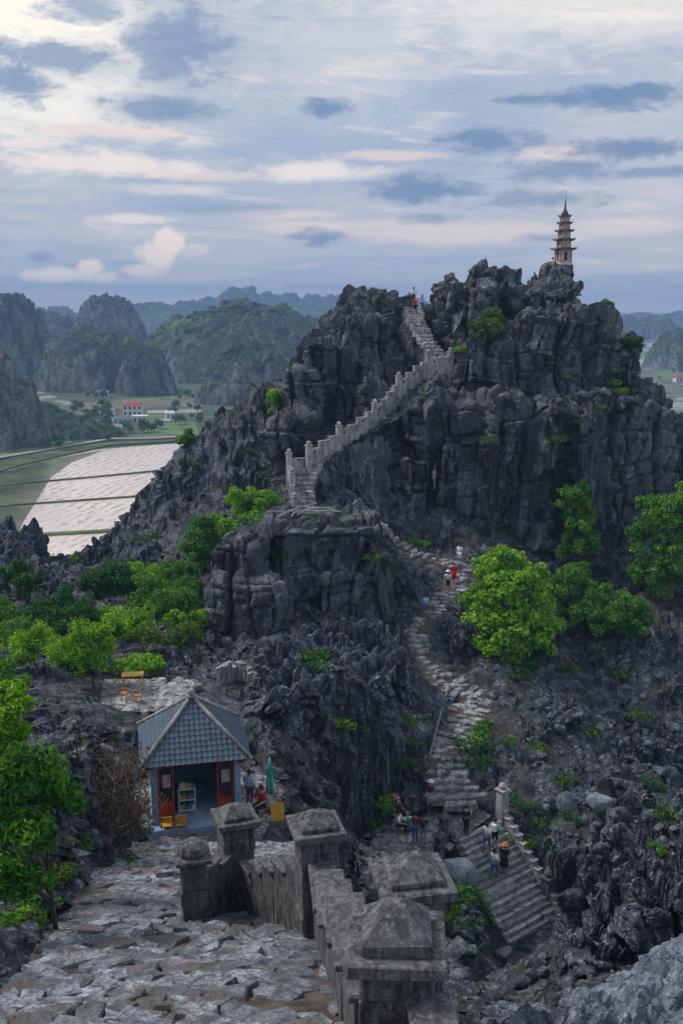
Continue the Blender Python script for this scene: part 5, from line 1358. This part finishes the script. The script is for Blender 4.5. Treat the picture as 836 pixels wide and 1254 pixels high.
for px, py, s, k in [(507, 664, 1.2, 0), (516, 668, .9, 1), (470, 690, 1.4, 2), (458, 684, 1.0, 0), (385, 808, 1.2, 0), (378, 815, .8, 2), (425, 888, 1.1, 1), (440, 892, .8, 0), (500, 885, 1.0, 0), (590, 905, 1.5, 0), (575, 915, 1.3, 2), (580, 935, 1.2, 2), (590, 890, 1.1, 0), (465, 990, 1.3, 0), (472, 980, 1.1, 1),
                    (460, 1005, .9, 2), (488, 935, .9, 2), (640, 820, 1.3, 2), (655, 805, 1.2, 2), (630, 828, 1.0, 2), (690, 820, 1.2, 3), (735, 800, 1.1, 2), (625, 800, 1.3, 2), (500, 912, .8, 3), (552, 1038, .9, 0), (556, 1048, .8, 2), (520, 650, .8, 3)]:
    weed(px, py, s, 'low green weeds rooted among the rocks along the gully', 'weeds along the gully', k)
for px, py, s, k in [(566, 1098, .9, 0), (574, 1100, .9, 2), (556, 1108, 1.0, 2), (566, 1114, .9, 0), (560, 1124, .8, 1), (572, 1130, .8, 2), (562, 1160, .5, 2), (575, 1175, .45, 0), (600, 1165, .45, 2), (560, 1195, .35, 3), (640, 1160, .45, 2), (585, 1200, .35, 2)]:
    weed(px, py, s, 'green undergrowth in the hollow between near wall and stair flight', 'undergrowth beside the flight', k)
for px, py, s, k in [(620, 1000, .9, 3), (640, 985, 1.0, 2), (655, 1010, .9, 3), (675, 1040, .9, 0), (650, 1030, .8, 3), (690, 960, 1.0, 3), (725, 900, 1.1, 3), (780, 880, 1.2, 3), (800, 960, 1.0, 2), (700, 1000, .8, 2), (660, 920, 1.0, 3), (760, 830, 1.2, 3), (820, 1000, .9, 3), (620, 1020, .8, 0), (835, 850, 1.2, 3)]:
    weed(px, py, s, 'scrubby tuft growing on the rubble slope right of the path', 'tufts on the rubble slope', k)
for px, py, s, k in [(600, 540, 1.0, 3), (688, 525, 1.3, 3), (680, 540, 1.2, 3), (700, 518, 1.0, 2), (745, 470, 1.2, 1), (750, 455, 1.1, 0), (760, 480, 1.0, 1), (520, 490, .8, 3), (470, 500, .9, 3), (640, 480, .8, 3), (690, 590, 1.0, 2), (570, 430, 1.2, 1), (735, 500, .9, 0), (470, 425, .7, 3), (690, 462, .8, 1), (600, 470, .9, 3)]:
    weed(px, py, s, 'small plant rooted in a crack of the peak', 'plants in cracks of the peak', k)
for px, py, s, k in [(330, 585, 1.3, 2), (300, 555, 1.2, 2), (250, 640, 1.2, 2), (240, 570, 1.0, 3), (180, 660, 1.2, 2), (90, 688, 1.6, 0), (88, 676, 1.3, 2), (150, 690, 1.0, 2), (220, 690, 1.2, 2), (285, 600, 1.2, 3), (310, 640, 1.2, 0), (340, 680, 1.0, 2)]:
    weed(px, py, s, 'dark plant growing on the left rocky ridge', 'plants on the left ridge', k)
for px, py, s, k in [(262, 1096, .55, 1), (272, 1100, .5, 1), (268, 1092, .5, 0), (282, 1096, .4, 0), (290, 1098, .35, 1)]:
    weed(px, py, s, 'fresh green fern at the foot of the near parapet', 'ferns at the parapet foot', k)
for px, py, s, k in [(20, 1122, .5, 1), (35, 1118, .45, 0), (45, 1125, .4, 3), (8, 1128, .5, 0), (165, 1062, .5, 1), (155, 1058, .45, 3), (60, 1075, .6, 3), (95, 1040, .6, 2)]:
    weed(px, py, s, 'grassy tuft on the bank left of the near stairway', 'tufts on the left bank', k)
weed(808, 1042, .42, 'single lime green bush on the jagged foreground crest', None, 0, 'weed_bush')
weed(566, 1225, .32, 'yellowish weed between the near post and the foreground boulder', None, 3, 'weed_plant')
# dead shrub left of the kiosk
g2 = np.random.default_rng(5); db = foot(115, 26.5); ds = empty('dry_shrub', db); bm = bmesh.new(); tips = []
for k in range(40):
    e = Vector((g2.uniform(-1.5, 1.5), g2.uniform(-.9, .9), g2.uniform(1.0, 3.6))); m1 = e * .5 + Vector((g2.normal(0, .2), g2.normal(0, .2), .2)); tube(bm, [(g2.normal(0, .15), g2.normal(0, .15), -.3), m1, e], [.03, .02, .008], 5)
    for _ in range(5):
        e2 = m1.lerp(e, g2.uniform(0, 1)) ; t2 = e2 + Vector((g2.normal(0, .4), g2.normal(0, .4), g2.uniform(-.1, .5))); tube(bm, [e2, t2], [.012, .004], 4); tips += [t2, e2.lerp(t2, .6)]
link('twigs', bm_mesh(bm, 'twigs'), plain('grey twig', (0.17, 0.14, 0.12), .9, .3), ds)
C_ = np.array([tuple(t_) for t_ in tips for _ in range(5)]) + g2.normal(0, .12, (len(tips) * 5, 3))
link('dead_leaves', qmesh('dead_leaves', leaf_cloud(C_, g2.normal(0, 1, C_.shape), .12, .5, g2, .8)), L_DRY, ds)
tag(ds, 'bare brown shrub with withered leaves left of the kiosk', 'shrub')

# ------------------------------------------------------------------ people
SKIN = plain('skin', (0.50, 0.30, 0.20), .6, .08); HAIR = plain('dark hair', (0.018, 0.014, 0.012), .5, .2); BLOND = plain('fair hair', (0.42, 0.30, 0.14), .6, .2)
def skin_mesh(name, V, E, Rr, root=0, sub=1):
    me = bpy.data.meshes.new(name); me.from_pydata([tuple(v) for v in V], E, []); o = bpy.data.objects.new(name, me); COL.objects.link(o)
    md = o.modifiers.new('s', 'SKIN'); md.branch_smoothing = .3
    for i, sv in enumerate(me.skin_vertices[0].data):
        r = Rr[i]; sv.radius = r if hasattr(r, '__len__') else (r, r); sv.use_root = (i == root)
    sb_ = o.modifiers.new('u', 'SUBSURF'); sb_.levels = sub; sb_.render_levels = sub
    dg = bpy.context.evaluated_depsgraph_get(); dg.update()
    r = bpy.data.meshes.new_from_object(o.evaluated_get(dg)); r.name = name
    bpy.data.objects.remove(o); r.polygons.foreach_set('use_smooth', np.full(len(r.polygons), True)); return r
def pose(kind):
    J = dict(pel=(0, 0, .92), spi=(0, 0, 1.1), che=(0, 0, 1.3), nec=(0, 0, 1.44), hea=(0, -.01, 1.55), top=(0, 0, 1.66))
    L = {}
    for s, n in ((-1, 'l'), (1, 'r')):
        L.update({n + 'sh': (s * .17, 0, 1.37), n + 'el': (s * .23, .02, 1.1), n + 'wr': (s * .23, -.08, .88), n + 'ha': (s * .225, -.1, .79), n + 'hi': (s * .09, 0, .88), n + 'kn': (s * .10, -.02, .48), n + 'an': (s * .10, .03, .08), n + 'to': (s * .11, -.13, .035)})
    J.update(L)
    if kind == 'walk':
        J.update(lkn=(-.1, -.16, .5), lan=(-.1, -.16, .12), lto=(-.1, -.31, .07), rkn=(.1, .04, .48), ran=(.1, .22, .12), rto=(.1, .10, .03), lel=(-.23, .12, 1.12), lwr=(-.22, .06, .9), lha=(-.22, .03, .82), rel=(.23, -.06, 1.1), rwr=(.21, -.22, .95), rha=(.2, -.29, .9))
    if kind == 'arms':
        J.update(lel=(-.36, -.06, 1.5), lwr=(-.3, -.12, 1.72), lha=(-.28, -.14, 1.8), rel=(.3, -.12, 1.32), rwr=(.2, -.28, 1.45), rha=(.17, -.33, 1.5))
    if kind == 'phone':
        for s, n in ((-1, 'l'), (1, 'r')): J.update({n + 'el': (s * .23, -.08, 1.13), n + 'wr': (s * .1, -.26, 1.25), n + 'ha': (s * .06, -.32, 1.29)})
    if kind == 'sit':
        dz = -.48
        for k in J: J[k] = (J[k][0], J[k][1], J[k][2] + dz)
        for s, n in ((-1, 'l'), (1, 'r')): J.update({n + 'hi': (s * .1, -.04, .41), n + 'kn': (s * .13, -.43, .5), n + 'an': (s * .12, -.40, .08), n + 'to': (s * .12, -.57, .035), n + 'el': (s * .25, -.12, .66), n + 'wr': (s * .14, -.34, .58), n + 'ha': (s * .1, -.4, .56)})
    if kind == 'crouch':
        dz = -.62
        for k in J: J[k] = (J[k][0], J[k][1] - max(0, J[k][2] - .92) * .45, J[k][2] + dz)
        for s, n in ((-1, 'l'), (1, 'r')): J.update({n + 'hi': (s * .1, -.03, .28), n + 'kn': (s * .15, -.36, .5), n + 'an': (s * .12, -.12, .08), n + 'to': (s * .13, -.28, .035), n + 'el': (s * .25, -.36, .5), n + 'wr': (s * .12, -.5, .42), n + 'ha': (s * .08, -.55, .38)})
    if kind == 'bend':
        for k in ('spi', 'che', 'nec', 'hea', 'top', 'lsh', 'rsh'):
            x, y, z = J[k]; h_ = z - .92; J[k] = (x, y - h_ * .62, .92 + h_ * .78)
        for s, n in ((-1, 'l'), (1, 'r')): J.update({n + 'el': (s * .22, -.36, .98), n + 'wr': (s * .16, -.46, .75), n + 'ha': (s * .14, -.48, .66)})
    return {k: Vector(v) for k, v in J.items()}
RAD_ = dict(pel=(.135, .10), spi=(.125, .09), che=(.145, .10), nec=.05, hea=(.078, .095), top=.05)
for n_ in 'lr': RAD_.update({n_ + 'sh': .062, n_ + 'el': .042, n_ + 'wr': .03, n_ + 'ha': (.035, .022), n_ + 'hi': .085, n_ + 'kn': .055, n_ + 'an': .04, n_ + 'to': .032})
EDG = [('pel', 'spi'), ('spi', 'che'), ('che', 'nec'), ('nec', 'hea'), ('hea', 'top')] + [e for n_ in 'lr' for e in (('che', n_ + 'sh'), (n_ + 'sh', n_ + 'el'), (n_ + 'el', n_ + 'wr'), (n_ + 'wr', n_ + 'ha'), ('pel', n_ + 'hi'), (n_ + 'hi', n_ + 'kn'), (n_ + 'kn', n_ + 'an'), (n_ + 'an', n_ + 'to'))]
def sub_skin(name, J, keys, edges, k, extra=0.0):
    ix = {a: i for i, a in enumerate(keys)}
    Rr = [tuple(v * k + extra for v in RAD_[a]) if hasattr(RAD_[a], '__len__') else RAD_[a] * k + extra for a in keys]
    return skin_mesh(name, [J[a] for a in keys], [(ix[a], ix[b_]) for a, b_ in edges], Rr)
FIG = {}
def figure(kind):
    if kind in FIG: return FIG[kind]
    J = pose(kind); keys = list(J)
    body = sub_skin('body', J, keys, EDG, 1.0)
    bm = bmesh.new(); bm.from_mesh(body)                  # fingers and nose, rooted inside hand and face
    for n_ in 'lr':
        d = (J[n_ + 'ha'] - J[n_ + 'wr']).normalized(); sx = Vector((1, 0, 0)); up_ = d.cross(sx).normalized(); h_ = J[n_ + 'ha']
        for f, ln in enumerate((.06, .075, .07, .055)):
            s0 = h_ + up_ * ((f - 1.5) * .017); tube(bm, [s0, s0 + d * ln * .55, s0 + d * ln + Vector((0, -.012, 0))], [.009, .008, .006], 5)
        s0 = J[n_ + 'wr'].lerp(h_, .45) + up_ * -.02; tube(bm, [s0, s0 - up_ * .03 + d * .03, s0 - up_ * .035 + d * .06], [.01, .009, .007], 5)
    hd = J['hea']; tube(bm, [hd + Vector((0, -.07, .03)), hd + Vector((0, -.105, -.005))], [.008, .016], 5)
    body2 = bm_mesh(bm, 'body', True)
    arm = [e for n_ in 'lr' for e in (('che', n_ + 'sh'), (n_ + 'sh', n_ + 'el'))]
    shirt = sub_skin('shirt', J, ['pel', 'spi', 'che', 'lsh', 'rsh', 'lel', 'rel'], [('pel', 'spi'), ('spi', 'che')] + arm, 1.06, .016)
    leg = lambda last: [e for n_ in 'lr' for e in ([('pel', n_ + 'hi'), (n_ + 'hi', n_ + 'kn')] + ([(n_ + 'kn', n_ + 'an')] if last else []))]
    trs = sub_skin('trousers', J, ['pel', 'lhi', 'rhi', 'lkn', 'rkn', 'lan', 'ran'], leg(True), 1.05, .014)
    sho = sub_skin('shorts', J, ['pel', 'lhi', 'rhi', 'lkn', 'rkn'], leg(False), 1.05, .016)
    bm = bmesh.new(); bmesh.ops.create_icosphere(bm, subdivisions=2, radius=1.0)
    for v in bm.verts: v.co = Vector((v.co.x * .1, v.co.y * .115, v.co.z * .12)) + hd + Vector((0, .02, .035))
    bmesh.ops.delete(bm, geom=[f for f in bm.faces if f.calc_center_median().y < hd.y - .045 and f.calc_center_median().z < hd.z + .07], context='FACES')
    hair = bm_mesh(bm, 'hair', True)
    bm = bmesh.new(); lathe(bm, [(.2, 0), (.2, .012), (.11, .03), (.1, .1), (.05, .13)], 14, tuple(hd + Vector((0, .005, .07)))); hat = bm_mesh(bm, 'hat', True)
    bm = bmesh.new(); box(bm, tuple(J['che'].lerp(J['spi'], .4) + Vector((0, .19, 0))), (.28, .16, .42), 0, .04); pack = bm_mesh(bm, 'backpack')
    bm = bmesh.new(); w0 = J['pel']; lathe(bm, [(.15, .16), (.17, 0), (.25, -.45), (.24, -.46)], 14, tuple(w0)); skirt = bm_mesh(bm, 'skirt', True)
    shoes = []
    for n_ in 'lr':
        bm = bmesh.new(); a, b_ = J[n_ + 'an'], J[n_ + 'to']; tube(bm, [a + Vector((0, .05, -.03)), a.lerp(b_, .5) + Vector((0, 0, -.01)), b_ + Vector((0, -.03, 0))], [.045, .05, .035], 7); shoes.append(bm_mesh(bm, 'shoe', True))
    FIG[kind] = dict(body=body2, shirt=shirt, trousers=trs, shorts=sho, hair=hair, hat=hat, backpack=pack, skirt=skirt, shoes=shoes)
    return FIG[kind]
CM = {}
def cm(c):
    if c not in CM: CM[c] = plain('cloth %d' % len(CM), c, .85, .12, 8.0)
    return CM[c]
WHITE, NAVY, JEAN, BLACK, RED, LBLUE, BROWN, PINK, YELLOW, ORANGE, GREY, BEIGE = (.85, .85, .85), (.03, .05, .12), (.08, .17, .33), (.015, .015, .018), (.7, .008, .01), (.42, .66, .82), (.10, .06, .045), (.65, .12, .28), (.75, .5, .02), (.75, .22, .05), (.12, .14, .17), (.55, .48, .4)
def person(loc, rz, kind, label, shirt, legs, lower='trousers', hat=None, pack=None, hair=HAIR, scale=1.0, skirt=None, group=None):
    f = figure(kind); r = empty('person', loc, rz); r.scale = (scale,) * 3
    def part(nm, me, m):
        o = link(nm, me, None, r)
        if not me.materials: me.materials.append(m)
        o.material_slots[0].link = 'OBJECT'; o.material_slots[0].material = m; return o
    part('body', f['body'], SKIN); part('shirt', f['shirt'], cm(shirt))
    if skirt: part('skirt', f['skirt'], cm(skirt))
    else: part(lower, f[lower], cm(legs))
    part('hair', f['hair'], hair)
    if hat: part('hat', f['hat'], cm(hat))
    if pack: part('backpack', f['backpack'], cm(pack))
    for s_ in f['shoes']: part('shoe', s_, cm(GREY))
    tag(r, label, 'person', group); return r
LZ = LAND_Z + .03
def onland(px, py): return PG(px, py, LZ)
person(onland(526, 991), 2.6, 'stand', 'person in brown top and white hat standing at the foot of the path', BROWN, BEIGE, hat=WHITE)
person(onland(488, 1019), 1.2, 'sit', 'person in white shirt sitting on the landing', WHITE, BLACK)
person(onland(493, 1011), -2.0, 'bend', 'person in pink hat bending over beside the group on the landing', BROWN, NAVY, hat=PINK)
person(onland(500, 1020), 3.4, 'crouch', 'fair haired person crouching with blue backpack on the landing', WHITE, JEAN, pack=(.05, .2, .4), hair=BLOND)
person(onland(508, 1032), -.6, 'stand', 'person in maroon top and blue jeans standing in the group', (.25, .05, .05), JEAN)
person(onland(518, 1034), 2.8, 'stand', 'person in black with backpack and pale shorts standing in the group', BLACK, (.3, .33, .38), 'shorts', pack=NAVY)
person(onland(434, 1078), 2.0, 'walk', 'person in dark green top walking behind the near wall', (.04, .07, .04), BLACK)
person(onland(457, 1090), 2.4, 'walk', 'person in olive tank top walking behind the near wall', (.10, .10, .05), BEIGE, 'shorts')
def onflight(px, py):
    best = None
    for i in range(60):
        for j in range(25):
            k = i / 42; q_ = DOWN_T + run * k + redge * (-1.5 + 3 * j / 24)
            st = (int(k * 14.5) + .5) / 14.5; q_.z = (DOWN_T + run * st).z
            u, v = proj(q_); dd = (u - px) ** 2 + (v - py) ** 2
            if best is None or dd < best[0]: best = (dd, q_)
    return best[1] + Vector((0, 0, .0))
person(onflight(570, 1022), 2.2, 'phone', 'person all in black standing at the top of the flight', BLACK, BLACK)
person(onflight(595, 1045), 2.6, 'walk', 'person in white top and jeans climbing beside the blue shirt', WHITE, JEAN)
person(onflight(607, 1041), 2.6, 'stand', 'person in light blue shirt with shoulder bag on the flight', LBLUE, BLACK, 'shorts', pack=WHITE)
person(onflight(603, 1074), 2.5, 'walk', 'person in white shirt and jeans climbing next to the orange hat', WHITE, JEAN)
person(onflight(617, 1071), 2.7, 'stand', 'person in black dress and round orange hat on the flight', BLACK, BLACK, hat=ORANGE, skirt=BLACK)
def onpath(px, py, pts=PATHW): return nearest_on(pts, px, py) + Vector((0, 0, .1))
person(onpath(518, 755), .4, 'walk', 'person in pale blue shirt and denim shorts walking down the path', LBLUE, JEAN, 'shorts')
person(onpath(553, 731), .2, 'walk', 'person in white cap and white top with black shorts on the path', WHITE, BLACK, 'shorts', hat=WHITE)
person(onpath(560, 721), .2, 'walk', 'person in a long bright red dress on the path', RED, RED, skirt=RED)
person(onpath(563, 691), -.5, 'stand', 'person in white top and shorts standing at the path bend under the cliff', WHITE, WHITE, 'shorts')
pp = onpath(563, 691) + Vector((.9, .3, .0)); pp.z = drop(pp.x, pp.y, -10)
person(pp, -.4, 'sit', 'person in grey sitting by the big rounded tree', GREY, GREY)
person(onpath(499, 388, STAIRW), .3, 'walk', 'person in red shirt and black shorts on the upper steps of the peak', RED, BLACK, 'shorts')
def onrock(px, Y, dx=0): 
    q_ = P(px, 360, Y); return Vector((q_.x, q_.y, drop(q_.x, q_.y) - .03))
person(onpath(509, 372, STAIRW), .2, 'stand', 'person in dark clothes at the head of the peak stair', WHITE, BLACK)
person(onrock(517, 99), 1.0, 'arms', 'person in light blue with raised arm at the head of the peak stair', LBLUE, JEAN)
person(onrock(569, 100.5), -1.0, 'sit', 'person in dark blue sitting on the summit rocks', (.06, .12, .25), LBLUE)
person(onrock(675, 101.8), 1.4, 'stand', 'person in yellow shirt standing beside the pagoda', YELLOW, (.4, .3, .2))
def kyp(px, py): return PG(px, py, -18.7)
person(kyp(306, 990), 2.6, 'stand', 'person in light blue top standing right of the kiosk', LBLUE, GREY, scale=.95)
person(kyp(320, 998), -.6, 'sit', 'person in red jacket sitting right of the kiosk', (.42, .02, .03), BLACK)

# ------------------------------------------------------------------ small things
def bucket(name, loc, label, m):
    bm = bmesh.new(); lathe(bm, [(.13, 0), (.17, .32), (.18, .34), (.15, .34), (.12, .03)], 14); o = link(name, bm_mesh(bm, name, True), m, None, loc)
    return tag(o, label, 'bucket')
bucket('bucket', kyp(308, 1000), 'white plastic bucket beside the person in red jacket', M_WHT)
pr = empty('parasol', kyp(331, 992)); tag(pr, 'folded green and white parasol standing right of the kiosk', 'parasol')
bm = bmesh.new(); lathe(bm, [(.14, .7), (.16, 1.0), (.11, 1.6), (.05, 2.05)], 9); link('canopy', bm_mesh(bm, 'canopy', True), plain('green canvas', (0.03, 0.30, 0.2), .8, .2), pr)
bm = bmesh.new(); lathe(bm, [(.165, .72), (.17, .98), (.12, 1.45), (.10, 1.46)], 4, rz=.4); link('canopy_stripe', bm_mesh(bm, 'canopy_stripe', True), M_WHT, pr)
bm = bmesh.new(); tube(bm, [(0, 0, 0), (0, 0, 2.15)], .02, 7); link('pole', bm_mesh(bm, 'pole'), M_WHT, pr)
bm = bmesh.new(); lathe(bm, [(.2, 0), (.2, .06), (.05, .1)], 12); link('base', bm_mesh(bm, 'base'), M_CONC, pr)
sg = empty('notice_board', kyp(340, 1010), .3); tag(sg, 'blank yellow board propped near the parapet post', 'board')
link('panel', boxmesh('panel', (0, 0, .5), (.5, .03, .65), 0, .01, tilt=(-.25, 0, 0)), M_YEL, sg)
for sx in (-1, 1): link('leg', boxmesh('leg', (sx * .2, .08, .3), (.04, .04, .66)), M_CONL, sg)
# bamboo rail along the path with its green notice
hr = empty('handrail'); tag(hr, 'thin bamboo handrail down the left side of the gully path', 'handrail')
rail = [P(549, 840, 60.6), P(541, 868, 58), P(533, 898, 55.3), P(526, 925, 53)]
M_BAM = plain('grey bamboo', (0.30, 0.28, 0.24), .8, .3)
for dz_ in (0, -.45):
    for a, b_ in zip(rail, rail[1:]):
        bm = bmesh.new(); tube(bm, [a + Vector((0, 0, dz_)), b_ + Vector((0, 0, dz_))], .05, 6); link('rail', bm_mesh(bm, 'rail'), M_BAM, hr)
for q_ in rail:
    bm = bmesh.new(); zb = min(drop(q_.x, q_.y, q_.z + 3), q_.z - .8) - .3; tube(bm, [(q_.x, q_.y, zb), (q_.x, q_.y, q_.z + .12)], .06, 6); link('post', bm_mesh(bm, 'post'), M_BAM, hr)
q_ = rail[1] + Vector((-.15, -.12, -.05)); ns = link('path_sign', boxmesh('path_sign', (0, 0, 0), (.62, .04, .42), -.2, .01), plain('green sign enamel', (0.05, 0.5, 0.16), .5, .1), None, q_); tag(ns, 'small green sign hung on the bamboo handrail', 'sign')
# pale poles heaped below the walled stair
g2 = np.random.default_rng(9)
for k in range(13):
    loc, _ = sight(356 + k * 4 + g2.normal(0, 2), 632 + g2.normal(0, 3))
    L = g2.uniform(1.6, 2.8); bm = bmesh.new(); a = g2.normal(.5, .35); d = Vector((math.cos(a), math.sin(a) * .8, g2.normal(.05, .12))); tube(bm, [-d * L / 2, Vector((0, 0, .02)), d * L / 2], [.06, .055, .045], 6)
    o = link('wooden_pole', bm_mesh(bm, 'wooden_pole'), M_CONL, None, loc + Vector((0, -.25, .42 + .05 * (k % 4)))); tag(o, 'bleached wooden pole in the heap below the walled stair', 'pole', 'heap of bleached poles')
# ruined wall behind the kiosk
rw = empty('ruined_wall'); tag(rw, 'broken pale masonry wall standing on the rocks behind the kiosk', 'wall'); g2 = np.random.default_rng(14)
qa, qb, qc = P(268, 842, 49), P(290, 828, 50.5), P(315, 836, 49.5)
for a, b_ in ((qa, qb), (qb, qc)):
    for k in range(3):
        q_ = a.lerp(b_, (k + .5) / 3); L = (b_ - a).length / 3; hz_ = g2.uniform(.9, 1.7); d = b_ - a
        rough_box('wall_section', (L, .3, hz_ + 1.2), g2, M_CONW, rw, (q_.x, q_.y, q_.z + (hz_ - 1.2) / 2 - .5), math.atan2(d.y, d.x), .03, 2, .05)
for px, py, lab in ((521, 966, 'yellow crate on the landing below the white hat'), (524, 974, 'orange crate on the landing beside the yellow one')):
    q_ = onland(px, py); bm = bmesh.new()
    for sx in (-1, 1): box(bm, (sx * .2, 0, .12), (.03, .3, .24)); box(bm, (0, sx * .15, .12), (.37, .03, .24))
    box(bm, (0, 0, .015), (.36, .26, .03)); o = link('plastic_crate', bm_mesh(bm, 'plastic_crate'), M_YEL if 'yellow c' in lab else M_ORG, None, q_, (0, 0, .5)); tag(o, lab, 'crate')
